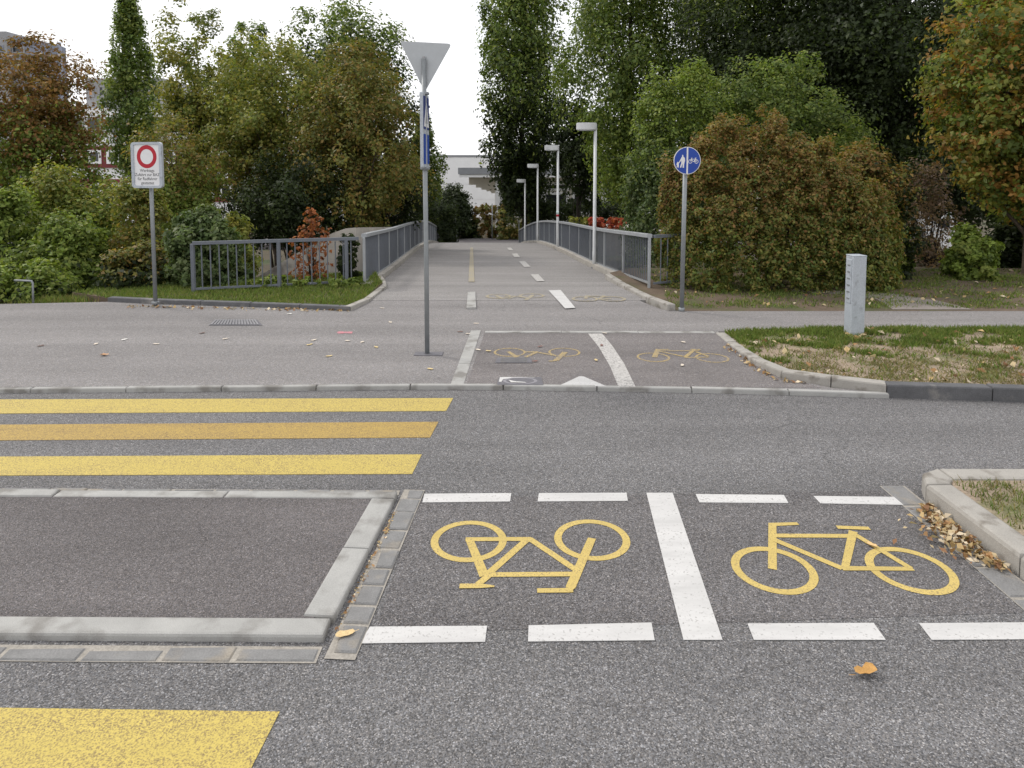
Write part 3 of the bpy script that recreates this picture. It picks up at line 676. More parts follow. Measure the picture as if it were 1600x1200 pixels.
l2 = lamp(870, LY[1], 227, 'white lamp post with a red sticker band on its pole')
lamp(838, LY[2], 256, 'white lamp post just past the bridge crest')
lamp(820, LY[3], 280, 'white lamp post at the far end of the bridge, by the round sign')
tube('sticker', [(0, 0, 1.28), (0, 0, 1.36)], .05, M_red, l2, 14)
tube('sticker', [(0, 0, 1.37), (0, 0, 1.5)], .0495, surf('sticker_pale', (.6, .72, .72)), l2, 14)

def disc_me(name, r, t, n=40):
    bm = bmesh.new(); bmesh.ops.create_cone(bm, cap_ends=True, segments=n, radius1=r, radius2=r, depth=t, matrix=Matrix.Rotation(math.pi / 2, 4, 'X')); return bm_mesh(bm, name)
def ring_me(name, r0, r1, t, n=48):
    v, f = [], []
    for i in range(n):
        a = 2 * math.pi * i / n
        for r, y in ((r0, 0), (r1, 0), (r1, -t), (r0, -t)): v.append((math.cos(a) * r, y, math.sin(a) * r))
    for i in range(n):
        for k in range(4): f.append((i * 4 + k, i * 4 + (k + 1) % 4, ((i + 1) % n) * 4 + (k + 1) % 4, ((i + 1) % n) * 4 + k))
    bm = bmesh.new(); me = pyd(name, v, f); bm.from_mesh(me); bpy.data.meshes.remove(me); return bm_mesh(bm, name)
def flat(name, pts, y0, t, mat, parent, loc=(0, 0, 0)):
    """flat figure in the sign plane (x right, z up), facing -Y"""
    n = len(pts); v = [(p[0], y0, p[1]) for p in pts] + [(p[0], y0 - t, p[1]) for p in pts]
    f = [tuple(range(n)), tuple(range(2 * n - 1, n - 1, -1))] + [(i, i + n, (i + 1) % n + n, (i + 1) % n) for i in range(n)]
    bm = bmesh.new(); me = pyd(name, v, f); bm.from_mesh(me); bpy.data.meshes.remove(me); return obj(name, bm_mesh(bm, name), mat, parent, loc)
def rrect(w_, h_, r, n=6):
    out = []
    for cx, cz, a0 in ((w_ / 2 - r, h_ / 2 - r, 0), (-w_ / 2 + r, h_ / 2 - r, 90), (-w_ / 2 + r, -h_ / 2 + r, 180), (w_ / 2 - r, -h_ / 2 + r, 270)):
        for k in range(n + 1):
            a = math.radians(a0 + 90 * k / n); out.append((cx + r * math.cos(a), cz + r * math.sin(a)))
    return out
def stroke(a, b, w_):
    a, b = Vector((a[0], a[1])), Vector((b[0], b[1])); d = (b - a).normalized(); n_ = Vector((-d.y, d.x)) * w_ / 2
    return [a + n_, b + n_, b - n_, a - n_]

# prohibition sign
bp = G(243, 473, .1); ctr = at(235.5, 258, bp.y)
r = empty('prohibition_sign', bp, math.radians(-13)); tag(r, 'white rectangular sign with red ring on a thin grey post', 'sign')
zc = ctr.z - bp.z; m1 = mpp(bp.y); W_, H_ = 54 * m1 * 1.02, 71 * m1
tube('post', [(0, 0, -.1), (0, 0, zc + H_ / 2 - .04)], .033, M_pole, r, 12)
pn = flat('panel', rrect(W_, H_, .06), -.045, .03, M_signback, r, (0, 0, zc))
fr = W_ * .085
flat('face', rrect(W_ - 2 * fr, H_ - 2 * fr * .8, .03), -.0755, .003, M_signw, pn)
fo = rrect(W_, H_, .06); fi = rrect(W_ - 2 * fr, H_ - 2 * fr * .8, .03); n = len(fo)
v = [(x, -.075, z) for x, z in fo] + [(x, -.075, z) for x, z in fi] + [(x, -.095, z) for x, z in fo] + [(x, -.095, z) for x, z in fi]
f = []
for i in range(n):
    j = (i + 1) % n; f += [(2 * n + i, 2 * n + j, 3 * n + j, 3 * n + i), (i, 2 * n + i, 2 * n + j, j), (n + i, n + j, 3 * n + j, 3 * n + i)]
bm = bmesh.new(); me = pyd('frame', v, f); bm.from_mesh(me); bpy.data.meshes.remove(me); obj('frame', bm_mesh(bm, 'frame'), M_boll, pn)
obj('red_ring', ring_me('red_ring', 11.6 * m1, 17.8 * m1, .002), M_red, pn, (0, -.0790, 13.0 * m1))
for i, s in enumerate(('Werktags', 'Zufahrt zur BAZ', 'für Radfahrer', 'gestattet')):
    tm = text_mesh(s, 6.6 * m1); tm.materials.append(M_ink)
    o = obj('lettering', tm, None, pn, (0, -.0795, (-10.5 - 6.4 * i) * m1)); o.rotation_euler = (math.pi / 2, 0, 0)
for z in (zc + .2, zc - .2): box('bracket', .09, .05, .04, M_pole, r, (0, -.02, z), bev=.004)

box('foot_collar', .10, .10, .05, M_pole, r, (0, 0, .0), bev=.01)
# yield sign seen from behind, with an edge-on boxed blue sign below it
bp = G(667.5, 553, PZ); Yp = bp.y; m1 = mpp(Yp)
r = empty('give_way_sign', bp); tag(r, 'back of a triangular sign above an edge-on blue box sign on a grey post', 'sign')
ztop = at(665, 92, Yp).z - bp.z
tube('post', [(0, 0, -.1), (0, 0, 1.0), (-.012, 0, ztop)], .030, M_pole, r, 14)
box('foot_patch', .36, .16, .012, M_iron, r, (.02, -.01, .004), bev=.003)
zt = at(667, 66, Yp).z - bp.z; zb = at(664, 143, Yp).z - bp.z
tri = [(-.24, zt + .015), (.24, zt - .012), (.0, zb)]
def round_poly(pts, rad, n=5):
    out = []
    P = [Vector((p[0], p[1])) for p in pts]
    for i in range(len(P)):
        a, b, c = P[i - 1], P[i], P[(i + 1) % len(P)]; u = (a - b).normalized(); w_ = (c - b).normalized()
        for k in range(n + 1):
            t = k / n; out.append(tuple((b + u * rad * (1 - t)).lerp(b + w_ * rad * t, .5) if False else ((1 - t) ** 2 * (b + u * rad) + 2 * t * (1 - t) * b + t * t * (b + w_ * rad))))
    return out
tw = 41 * m1
tp = round_poly([(-tw * 1.0, (zt - zb) + .03), (tw * 1.02, (zt - zb) - .02), (-.01, 0)], .05)
pl = flat('triangle_plate', tp, .035, -.006, M_signback, r, (0, 0, zb)); pl.rotation_euler = (0, 0, math.radians(-8))
box('mounting_channel', .035, .03, (zt - zb) * .72, surf('channel_metal', (.30, .30, .31), .5, .3), r, (-.01, .012, zb + (zt - zb) * .36), bev=.004)
b0, b1_ = at(662, 262, Yp).z - bp.z, at(662, 146, Yp).z - bp.z
bx = empty('tmp'); bpy.data.objects.remove(bx)
bh = b1_ - b0; yaw = math.radians(87.5)
bxo = box('box_sign', .44, .04, bh, M_boll, r, (-.01, .02, (b0 + b1_) / 2), yaw, .012, 2)
for zz, hh, mt in ((bh * .235, bh * .44, M_navy), (-bh * .25, bh * .40, M_blue)):
    flat('blue_face', rrect(.40, hh, .02), -.0205, .003, mt, bxo, (0, 0, zz))
flat('white_triangle', [(-.18, -.17), (.18, -.17), (0, .17)], -.0240, .001, M_signw, bxo, (0, 0, bh * .235))
flat('walker', [(-.04, -.13), (0, -.02), (.05, -.13), (.07, -.13), (.03, .02), (.03, .07), (-.02, .07), (-.03, .0), (-.07, -.13)], -.0253, .001, M_ink, bxo, (0, 0, bh * .235))
for z in (b0 - .01, b1_ - .0): box('clamp', .11, .10, .03, M_pole, r, (-.006, .0, z), bev=.005)

# round shared-path sign
bp = G(1065, 486, PZ); Yp = bp.y; m1 = mpp(Yp); ctr = at(1068.5, 251, Yp)
r = empty('shared_path_sign', bp, math.radians(4)); tag(r, 'round blue pedestrian and bicycle sign on a grey post before the brown hedge', 'sign')
zc = ctr.z - bp.z; R_ = 21.3 * m1
tube('post', [(0, 0, -.1), (.02, 0, zc + R_ * .6)], .036, M_pole, r, 14)
ds = obj('disc', disc_me('disc', R_, .012), M_signw, r, (.03, -.055, zc))
obj('blue_field', disc_me('blue_field', R_ * .955, .002), M_blue, ds, (0, -.0075, 0))
k = R_ / 21.3
flat('divider', stroke((0, -R_ * .98), (0, R_ * .98), 2.4 * k), -.0092, .001, M_signw, ds)
flat('walker', [(x * k, z * k) for x, z in ((-8.1, 8.8), (-7, 8.8), (-6.4, 7.6), (-6.6, 6.5), (-4.2, 4.2), (-3.6, 0), (-4.4, -3), (-5, -6), (-5.2, -11), (-7.2, -11), (-7.4, -5), (-8.6, -7.5), (-9.6, -11), (-11.6, -10.6), (-9.6, -4), (-9.5, .5), (-12.6, -3.6), (-13.4, -2.9), (-9.8, 4), (-8.4, 6.4), (-8.6, 7.7))], -.0092, .001, M_signw, ds)
flat('child', [(x * k, z * k) for x, z in ((-15.4, -2), (-14.2, -2), (-13.8, -3.2), (-12.4, -3.2), (-13.6, -5), (-13.2, -7.5), (-13.6, -10.8), (-14.6, -10.8), (-14.8, -8.4), (-15.6, -10.6), (-16.6, -10.2), (-16, -7), (-17.2, -6.4), (-16.6, -4.4))], -.0092, .001, M_signw, ds)
for cx in (4.6, 14.4):
    obj('wheel', ring_me('wheel', 2.3 * k, 3.1 * k, .001), M_signw, ds, (cx * k, -.0092, -1.4 * k))
for i, (a, b) in enumerate((((4.6, -1.4), (6.8, 3.6)), ((6.4, 2), (13, 2.4)), ((6.4, 1.4), (9.6, -1.6)), ((9.6, -1.6), (13, 2.6)), ((9.4, -1.4), (14.4, -1.4)), ((12.6, 3.8), (14.4, -1.4)), ((12, 4), (14.2, 4)), ((5.8, 3.8), (7.8, 3.8)))):
    flat('bicycle_bar', [(p.x, p.y) for p in stroke((a[0] * k, a[1] * k), (b[0] * k, b[1] * k), .8 * k)], -.0104 - i * .0003, .0002, M_signw, ds)

tube('foot_collar', [(0, 0, -.02), (0, 0, .06)], .05, M_pole, r, 14)
for z in (zc + .14, zc - .14): box('clamp', .10, .05, .035, M_pole, r, (.02, -.02, z), bev=.005)
# small far sign and leaning stake
Yf = 50; bz = deck_z(50); p = at(811, 329, Yf)
r = empty('far_round_sign', (p.x, Yf, deck_z(Yf))); tag(r, 'small pale blue round sign at the far bridge end', 'sign')
tube('post', [(0, 0, -.2), (0, 0, p.z - bz)], .035, M_pole, r, 8)
ds = obj('disc', disc_me('disc', 5.2 * mpp(Yf), .02), M_signw, r, (0, -.05, p.z - bz)); obj('blue_field', disc_me('blue_field', 4.3 * mpp(Yf), .004), surf('faded_blue', (.16, .25, .45)), ds, (0, -.013, 0))
p = at(714.5, 379, 55); q = at(710, 325, 55)
tag(tube('leaning_stake', [p - Vector((0, 0, .3)), q], .04, M_pole, None, 8), 'thin grey stake leaning in front of the far hedge', 'post')
p = at(769, 375, 60); q = at(769, 318, 60)
tag(tube('hedge_post', [p - Vector((0, 0, .5)), q], .035, M_pole, None, 8), 'thin straight post among the far brown hedges', 'post')

# bollard
bp = G(1334, 521.5, VZ); m1 = mpp(bp.y)
bh = at(1337, 400, bp.y).z - bp.z
r = empty('square_bollard', bp, math.radians(-58)); r.rotation_euler = (0, 0, math.radians(4)); tag(r, 'square light grey metal bollard standing in the grass verge', 'bollard')
sd_ = .185
box('column', sd_, sd_, bh + .15, M_boll, r, (0, 0, (bh - .15) / 2), 0, .008, 2)
box('cap', sd_ + .004, sd_ + .004, .016, M_boll, r, (0, 0, bh + .0085), 0, .005, 2)
box('service_door', .012, sd_ * .62, bh * .56, M_boll, r, (-sd_ / 2 - .002, 0, bh * .68), 0, .004)
for i in range(6): box('door_rib', .008, sd_ * .34, .02, M_pole, r, (-sd_ / 2 - .010, 0, bh * (.46 + .085 * i)), 0, .002)

# bent pipe at the left edge of the paving
p = G(51, 474, 0); top = at(51, 439, p.y); q = at(23, 438, p.y + .25)
tag(tube('pipe_rail', [(p.x, p.y, -.3), (top.x, top.y, top.z - .04), (top.x - .02, top.y, top.z), (q.x, q.y, q.z)], .018, M_pole, None, 8), 'bent thin pipe rail at the bushes left of the paving', 'rail')

# covers and grates
def cover(name, label, px, ribs):
    P = [G(x, y, PZ) for x, y in px]; c = sum(P, Vector()) / 4; r = empty(name, c); tag(r, label, 'manhole cover')
    me = pyd('plate', [(p.x - c.x, p.y - c.y, .006) for p in P], [(0, 1, 2, 3)]); obj('plate', me, M_iron, r)
    return r, P, c
r, P, c = cover('drain_grate', 'ribbed iron drain grate in the paving before the lawn kerb', [(326, 509), (410, 509), (402, 500), (336, 500)], 0)
wx = (P[1] - P[0]).length
for i in range(16):
    t = (i + .7) / 17; a = P[0].lerp(P[1], t) - c; b = P[3].lerp(P[2], t) - c
    v, f = [], []
    q = [a.lerp(b, .08), a.lerp(b, .92)]; s = wx / 17 * .28
    box('rib', s * 2, (q[1] - q[0]).length, .012, surf('rib_iron', (.27, .265, .275), .6, .2), r, ((q[0] + q[1]) / 2 + Vector((0, 0, .012))), -math.atan2(q[1].x - q[0].x, q[1].y - q[0].y))
PB = PZ + .004
r, P, c = cover('manhole_cover', 'square cover with white paint remains beside the give way triangle', [(776, 602.5), (849, 603), (846, 590.5), (780, 590.5)], 0)
r.location.z = PB
o = obj('ring', ring_me('ring', .155, .19, .003), surf('ring_iron', (.24, .23, .25)), r, (0, 0, .008)); o.rotation_euler = (math.pi / 2, 0, 0); o.scale = (1, 1, .62)
sheet('paint_remnant', [(-.235, -.04, .0085), (-.205, -.04, .0085), (-.19, .05, .0085), (-.08, .112, .0085), (.16, .118, .0085), (.17, .13, .0085), (-.225, .13, .0085)], M_white, r)
sheet('paint_remnant', [(-.10, -.075, .0135), (.07, -.085, .0135), (.05, -.06, .0135), (-.06, -.03, .0135), (-.13, .02, .0135)], M_white, r)
r, P, c = cover('manhole_cover', 'dull iron cover by the upside-down worn bicycle', [(773, 568), (832, 568), (829, 560), (777, 560)], 0); r.location.z = PB
for i in range(5): box('rib', (P[1] - P[0]).length * .7, .012, .004, M_sett, r, (0, -.08 + .04 * i, .008))
o = deck_mark('spray_mark', [(526, 519), (530, 517.4), (541, 518), (551, 517.8), (550, 520.8), (540, 520.2), (529, 521)], M_pink, 'pink sprayed survey mark on the paving', None)
for v_ in o.data.vertices: v_.co.z = PZ + .004
me = bm_mesh(box_bm(.22, .12, .06, .02, 2), 'dark_clump')

# ------------------------------------------------------------------ buildings
def wall_box(name, x0, x1, y0, y1, z0, z1, mat, parent=None):
    return box(name, x1 - x0, y1 - y0, z1 - z0, mat, parent, ((x0 + x1) / 2, (y0 + y1) / 2, (z0 + z1) / 2))
GZ = -4.3
Yh = 88
r = empty('white_hall', (at(720, 300, Yh).x, Yh, GZ)); tag(r, 'large white clad hall beyond the bridge, behind the canopy building', 'building')
x0, x1 = at(560, 0, Yh).x - r.location.x, at(1120, 0, Yh).x - r.location.x; zt = at(720, 245, Yh).z - GZ; zm = at(720, 288, Yh).z - GZ; zl = at(720, 312, Yh).z - GZ
box('cladding', x1 - x0, 20, zt, M_wallw, r, ((x0 + x1) / 2, 10, zt / 2))
for z0_, z1_ in ((zm + .03, zt - .1), (zl + .02, zm - .03), (.2, zl - .02)):
    nseg = 5
    for i in range(nseg):
        a, b = x0 + (x1 - x0) * i / nseg + .02, x0 + (x1 - x0) * (i + 1) / nseg - .02
        box('cladding_panel', b - a, .06, z1_ - z0_, M_wallw, r, ((a + b) / 2, -.035, (z0_ + z1_) / 2))
box('parapet', x1 - x0 + .3, 20.3, .22, M_fascia, r, ((x0 + x1) / 2, 10, zt + .12))
Yc = 66
r = empty('canopy_building', (at(860, 300, Yc).x, Yc, GZ)); tag(r, 'low pale building with a grey flat canopy roof and stepped soffit', 'building'); ox = r.location.x
X = lambda px: at(px, 300, Yc).x - ox
Z = lambda py: at(800, py, Yc).z - GZ
box('roof', X(1090) - X(717), 11, Z(262) - Z(272), M_fascia, r, ((X(1090) + X(717)) / 2, 4.5, (Z(262) + Z(272)) / 2))
box('roof_edge', X(1088) - X(719), 10.8, Z(272) - Z(277) - .01, M_wallw, r, ((X(1088) + X(719)) / 2, 4.5, (Z(272) + Z(277)) / 2))
box('wall', X(1085) - X(773), 8, Z(277), M_cream, r, ((X(1085) + X(773)) / 2, 5.5, Z(277) / 2 - .02))
for i, (xa, zb_) in enumerate(((731, 289.5), (742, 294), (751, 297.5), (759, 300), (766, 303))):
    zb0 = 277 if i == 0 else (289.5, 294, 297.5, 300)[i - 1]
    box('soffit_step', X(774) - X(xa), 7 - i * .1, Z(zb0) - Z(zb_), M_cream, r, ((X(774) + X(xa)) / 2, 5.2, (Z(zb0) + Z(zb_)) / 2))
box('pillar', X(781) - X(774), 1.6, Z(280), M_wallw, r, ((X(781) + X(774)) / 2, .9, Z(280) / 2))
def window(xa, xb, ya, yb, parent, Xf, Zf, y, fw=.10, mat=M_glass, fmat=None):
    w_ = box('window', Xf(xb) - Xf(xa), .08, Zf(ya) - Zf(yb), mat, parent, ((Xf(xa) + Xf(xb)) / 2, y, (Zf(ya) + Zf(yb)) / 2)); a, b = (Xf(xb) - Xf(xa)) / 2, (Zf(ya) - Zf(yb)) / 2
    for (sx, sz, cx, cz) in ((2 * a + fw, fw, 0, b), (2 * a + fw, fw, 0, -b), (fw, 2 * b - fw, a, 0), (fw, 2 * b - fw, -a, 0)):
        box('frame', sx, .12, sz, fmat or M_wallw, w_, (cx, -.04, cz))
    return w_
for xa, xb in ((783, 812), (815, 848), (852, 889), (898, 920), (923, 945), (950, 985), (990, 1030)):
    window(xa, xb, 303, 334, r, X, Z, 1.45, .28); window(xa, xb, 288, 297, r, X, Z, 1.45, .22)

# left background buildings
Yb = 110
r = empty('grey_block', (at(60, 200, Yb).x, Yb, GZ)); tag(r, 'tall blue grey block behind the rust coloured tree', 'building'); ox = r.location.x
Xb = lambda px: at(px, 200, Yb).x - ox
Zb = lambda py: at(60, py, Yb).z - GZ
box('tower', Xb(10) - Xb(-160), 14, Zb(47), M_bgrey, r, ((Xb(10) + Xb(-160)) / 2, 8, Zb(47) / 2))
box('wing', Xb(33) - Xb(10.2), 10, Zb(54), M_bblue, r, ((Xb(33) + Xb(10.2)) / 2, 7, Zb(54) / 2))
for zz in (70, 90, 112):
    window(12, 30, zz, zz + 9, r, Xb, Zb, 1.98, .2, M_glass, M_bgrey); window(-40, 4, zz, zz + 9, r, Xb, Zb, .98, .2, M_glass, M_bblue)
tube('mast', [((Xb(47)), 8, 0), ((Xb(47)), 8, Zb(52))], .35, M_bblue, r, 8)
Yb2 = 80
r = empty('office_building', (at(250, 200, Yb2).x, Yb2, GZ)); tag(r, 'grey office building with red window bands behind the left trees', 'building'); ox = r.location.x
X2 = lambda px: at(px, 200, Yb2).x - ox
Z2 = lambda py: at(200, py, Yb2).z - GZ
box('lower_storeys', X2(520) - X2(60), 14, Z2(168), M_wallw, r, ((X2(520) + X2(60)) / 2, 8, Z2(168) / 2))
box('top_storey', X2(238) - X2(112), 11, Z2(117) - Z2(168), M_bgrey, r, ((X2(238) + X2(112)) / 2, 8.5, (Z2(117) + Z2(168)) / 2))
for (ya, yb) in ((228, 262), (280, 316)):
    box('red_band', X2(515) - X2(65), .2, Z2(ya) - Z2(yb), M_bred, r, ((X2(515) + X2(65)) / 2, .92, (Z2(ya) + Z2(yb)) / 2))
    for i in range(15):
        xa = 72 + i * 29.5; window(xa, xa + 17, ya + 8, yb - 8, r, X2, Z2, .80, .3)
for i in range(7):
    xa = 116 + i * 17.2; window(xa, xa + 8, 130, 146, r, X2, Z2, 2.98, .25, M_litpane if i in (0, 2) else M_glass, M_bgrey)
for i in range(15):
    xa = 72 + i * 29.5; window(xa, xa + 20, 184, 203, r, X2, Z2, .98, .3, M_glass, M_bgrey)
Yb3 = 52
r = empty('pale_shed', (at(1450, 340, Yb3).x, Yb3, terrain_z(30, Yb3))); tag(r, 'pale wall of a building glimpsed through the gap right of the brown hedge', 'building'); ox = r.location.x; gz3 = r.location.z
X3 = lambda px: at(px, 300, Yb3).x - ox
Z3 = lambda py: at(1450, py, Yb3).z - gz3
box('wall', X3(1510) - X3(1395), 6, Z3(318), M_wallw, r, ((X3(1510) + X3(1395)) / 2, 3.2, Z3(318) / 2))
box('roof', X3(1514) - X3(1391), 6.5, .35, M_fascia, r, ((X3(1514) + X3(1391)) / 2, 3.2, Z3(318) + .18))
window(1424, 1440, 328, 352, r, X3, Z3, .17, .2, M_bgrey); window(1466, 1490, 340, 358, r, X3, Z3, .17, .2, M_glass)
box('door', X3(1450) - X3(1438), .1, Z3(350), M_bgrey, r, ((X3(1450) + X3(1438)) / 2, .15, Z3(350) / 2))

# ------------------------------------------------------------------ vegetation
def leaf_mesh(name, P, Nrm, size, cols, aspect=.55, fold=.18, droop=None):
    """one folded four-cornered leaf per point (numpy)"""
    n = len(P)
    t = rng.normal(size=(n, 3))
    if droop is not None: t = t * .6 + droop
    Nrm = Nrm / np.maximum(1e-6, np.linalg.norm(Nrm, axis=1))[:, None]
    t -= (t * Nrm).sum(1)[:, None] * Nrm; t /= np.maximum(1e-6, np.linalg.norm(t, axis=1))[:, None]
    s = np.cross(Nrm, t); sz = (size * rng.uniform(.45, 1.5, n))[:, None]
    v = np.empty((n, 4, 3)); v[:, 0] = P - t * sz * .5; v[:, 1] = P + s * sz * aspect * .5 + Nrm * sz * fold; v[:, 2] = P + t * sz * .5; v[:, 3] = P - s * sz * aspect * .5 + Nrm * sz * fold
    me = bpy.data.meshes.new(name); me.vertices.add(n * 4); me.vertices.foreach_set('co', v.reshape(-1))
    me.loops.add(n * 4); me.loops.foreach_set('vertex_index', np.arange(n * 4, dtype=np.int32))
    me.polygons.add(n); me.polygons.foreach_set('loop_start', np.arange(0, n * 4, 4, dtype=np.int32)); me.polygons.foreach_set('loop_total', np.full(n, 4, np.int32))
    me.update()
    a = me.color_attributes.new('leaf', 'FLOAT_COLOR', 'POINT'); c4 = np.ones((n, 4, 4)); c4[:, :, :3] = cols[:, None, :]
    a.data.foreach_set('color', c4.reshape(-1)); return me
PAL = {
    'poplar': [(0.154, 0.210, 0.053), (0.118, 0.171, 0.043), (0.221, 0.259, 0.069), (0.088, 0.129, 0.036)],
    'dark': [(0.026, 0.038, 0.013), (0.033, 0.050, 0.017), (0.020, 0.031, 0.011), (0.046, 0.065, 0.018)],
    'olive': [(0.209, 0.190, 0.048), (0.164, 0.169, 0.044), (0.249, 0.169, 0.053), (0.120, 0.141, 0.040)],
    'yellow': [(.235, .240, .052), (.180, .210, .048), (.275, .250, .056), (.135, .170, .042)],
    'rust': [(.235, .125, .042), (.190, .100, .036), (.255, .160, .050), (.150, .110, .034)],
    'green': [(0.158, 0.216, 0.042), (0.202, 0.269, 0.054), (0.113, 0.163, 0.035), (0.241, 0.280, 0.065)],
    'brown': [(.235, .165, .052), (.190, .160, .046), (.265, .175, .058), (.135, .155, .040), (.240, .130, .048)],
    'hedge': [(.185, .190, .044), (.140, .180, .040), (.220, .185, .050), (.095, .138, .034)],
    'ivy': [(.120, .165, .060), (.090, .135, .046), (.165, .200, .090), (.065, .100, .034)],
    'red': [(0.414, 0.076, 0.048), (0.331, 0.069, 0.041), (0.469, 0.138, 0.069)],
    'redbrown': [(0.336, 0.118, 0.047), (0.258, 0.094, 0.041), (0.374, 0.156, 0.070)],
    'dead': [(0.158, 0.112, 0.079), (0.198, 0.132, 0.086), (0.119, 0.079, 0.059)],
    'maple': [(.200, .210, .042), (.150, .190, .040), (.270, .210, .048), (.300, .165, .045), (.110, .150, .034)],
}
DENS = 2.7
def crown_points(rx, ry, rz, ncl, shape, lump=.35, shell=.45):
    """clump centres inside a lumpy crown volume (unit centre at 0, z from -rz to rz)"""
    lob = rng.normal(size=(9, 3)); lob /= np.linalg.norm(lob, axis=1)[:, None]; amp = rng.uniform(-.6, 1, 9)
    out = []
    while len(out) < ncl:
        d = rng.normal(size=3); d /= np.linalg.norm(d)
        k = 1 + lump * float((amp * np.maximum(0, lob @ d) ** 3).sum()); q = d * (rng.random() ** shell) * max(.4, k)
        if shape == 'column':
            z = rng.uniform(-1, 1); w_ = (1 - max(0, (z + .35) / 1.35) ** 1.5) ** .85 * (1 - .62 * max(0, -z) ** 1.5); a = rng.uniform(0, 2 * math.pi); rr = math.sqrt(rng.random()) * w_ * (1 + lump * .5 * math.sin(3 * a + 5 * z))
            q = np.array([math.cos(a) * rr, math.sin(a) * rr, z])
        elif shape == 'pillar':
            z = rng.uniform(-1, 1); w_ = (1 - max(0, z) ** 2.2) ** .6 * (1 - .55 * max(0, -z) ** 1.4); a = rng.uniform(0, 2 * math.pi); rr = math.sqrt(rng.random()) * w_ * (1 + lump * .6 * math.sin(3 * a + 5 * z)); q = np.array([math.cos(a) * rr, math.sin(a) * rr, z])
        elif isinstance(shape, tuple):      # outline of a mass of growth: top height over its width
            x = rng.uniform(-1, 1); top = np.interp(x, shape[0], shape[1]) + .07 * math.sin(13 * x + amp[0] * 6) + .06 * math.sin(29 * x + amp[1] * 6) + .05 * rng.normal()
            v_ = rng.random() ** .75; ye = math.sqrt(1 - v_ ** 4) * (1 - abs(x) ** 5); y = -ye * rng.random() ** .45 if rng.random() < .75 else ye * rng.random()
            q = np.array([x, y, -1 + v_ * (top + 1)])
        elif shape == 'cone':
            z = rng.uniform(-1, 1) ; w_ = ((1 - z) / 2) ** .75 * (.7 + .3 * math.sin((z + 1) * 9)); a = rng.uniform(0, 2 * math.pi); rr = math.sqrt(rng.random()) * w_; q = np.array([math.cos(a) * rr, math.sin(a) * rr, z])
        elif shape == 'bush':
            a = rng.uniform(0, 2 * math.pi); z = rng.uniform(-1, 1); zz = (z + 1) / 2; w_ = (1 - zz ** 3.2) ** .5; rr = (rng.random() ** shell) * w_ * (1 + lump * .4 * math.sin(2.3 * a + 3 * z + amp[0] * 5)); q = np.array([math.cos(a) * rr, math.sin(a) * rr, z]); q[2] = (q[2] + 1) * (1 + lump * .25 * (math.sin(3.3 * q[0] + amp[1] * 5) + .8 * math.sin(6.1 * q[0] + 4 * q[1] + amp[2] * 6))) - 1
        elif shape == 'box':
            q = rng.uniform(-1, 1, 3); ax = rng.integers(0, 3); 
            if rng.random() < .6: q[ax] = math.copysign(rng.uniform(.75, 1), q[ax])
        out.append(q)
    return np.array(out) * np.array([rx, ry, rz])
def crown(name, ctr, rx, ry, rz, ncl, nleaf, size, pal, shape='round', clr=.22, cz=1.0, mat=None, parent=None, colfn=None, lump=.35, shell=.45, aspect=.6, droop=None, thin=None, jit=.22):
    ncl = int(ncl * 2.8); clr *= .64
    cl = crown_points(rx, ry, rz, ncl, shape, lump, shell)
    nleaf = int(nleaf * DENS); per = max(1, nleaf // ncl); size = size * .86; idx = np.repeat(np.arange(ncl), per); n = len(idx)
    cr_ = clr * min(rx, ry, rz * 1.2) * rng.uniform(.6, 1.4, ncl)
    ax = rng.normal(size=(ncl, 3)) + cl / np.array([rx, ry, rz]) * 1.2; ax /= np.linalg.norm(ax, axis=1)[:, None]
    off = rng.normal(size=(n, 3)) * .52; al = rng.normal(size=n) * .55; off += ax[idx] * al[:, None]      # sprays drawn out along a twig
    ln = np.linalg.norm(off, axis=1); off *= (np.minimum(ln, 1.0 + .7 * rng.random(n)) / np.maximum(ln, 1e-6))[:, None]
    off *= cr_[idx][:, None]; off[:, 2] *= cz
    P = cl[idx] + off; Pn = P / np.array([rx, ry, rz])
    nr = rng.normal(size=(n, 3)) * .62 + off / np.maximum(.01, cr_[idx])[:, None] * .7 + Pn * .5 + np.array([0, -.1, .6])
    pc = np.array(PAL[pal]); w_ = rng.integers(0, len(pc), ncl); cols = pc[w_][idx]
    alt = pc[rng.integers(0, len(pc), n)]; m_ = rng.random(n) < .35; cols = np.where(m_[:, None], alt, cols)
    if colfn is not None: cols = colfn(Pn, cols)
    cols = np.clip(cols * rng.uniform(1 - jit, 1 + jit, n)[:, None] * rng.uniform(.8, 1.2, ncl)[idx][:, None], 0, 1)
    P = P + np.array(ctr)
    me = leaf_mesh(name, P, nr, size, cols, aspect, .18, droop)
    return obj(name, me, mat or M_leaf, parent), cl + np.array(ctr)
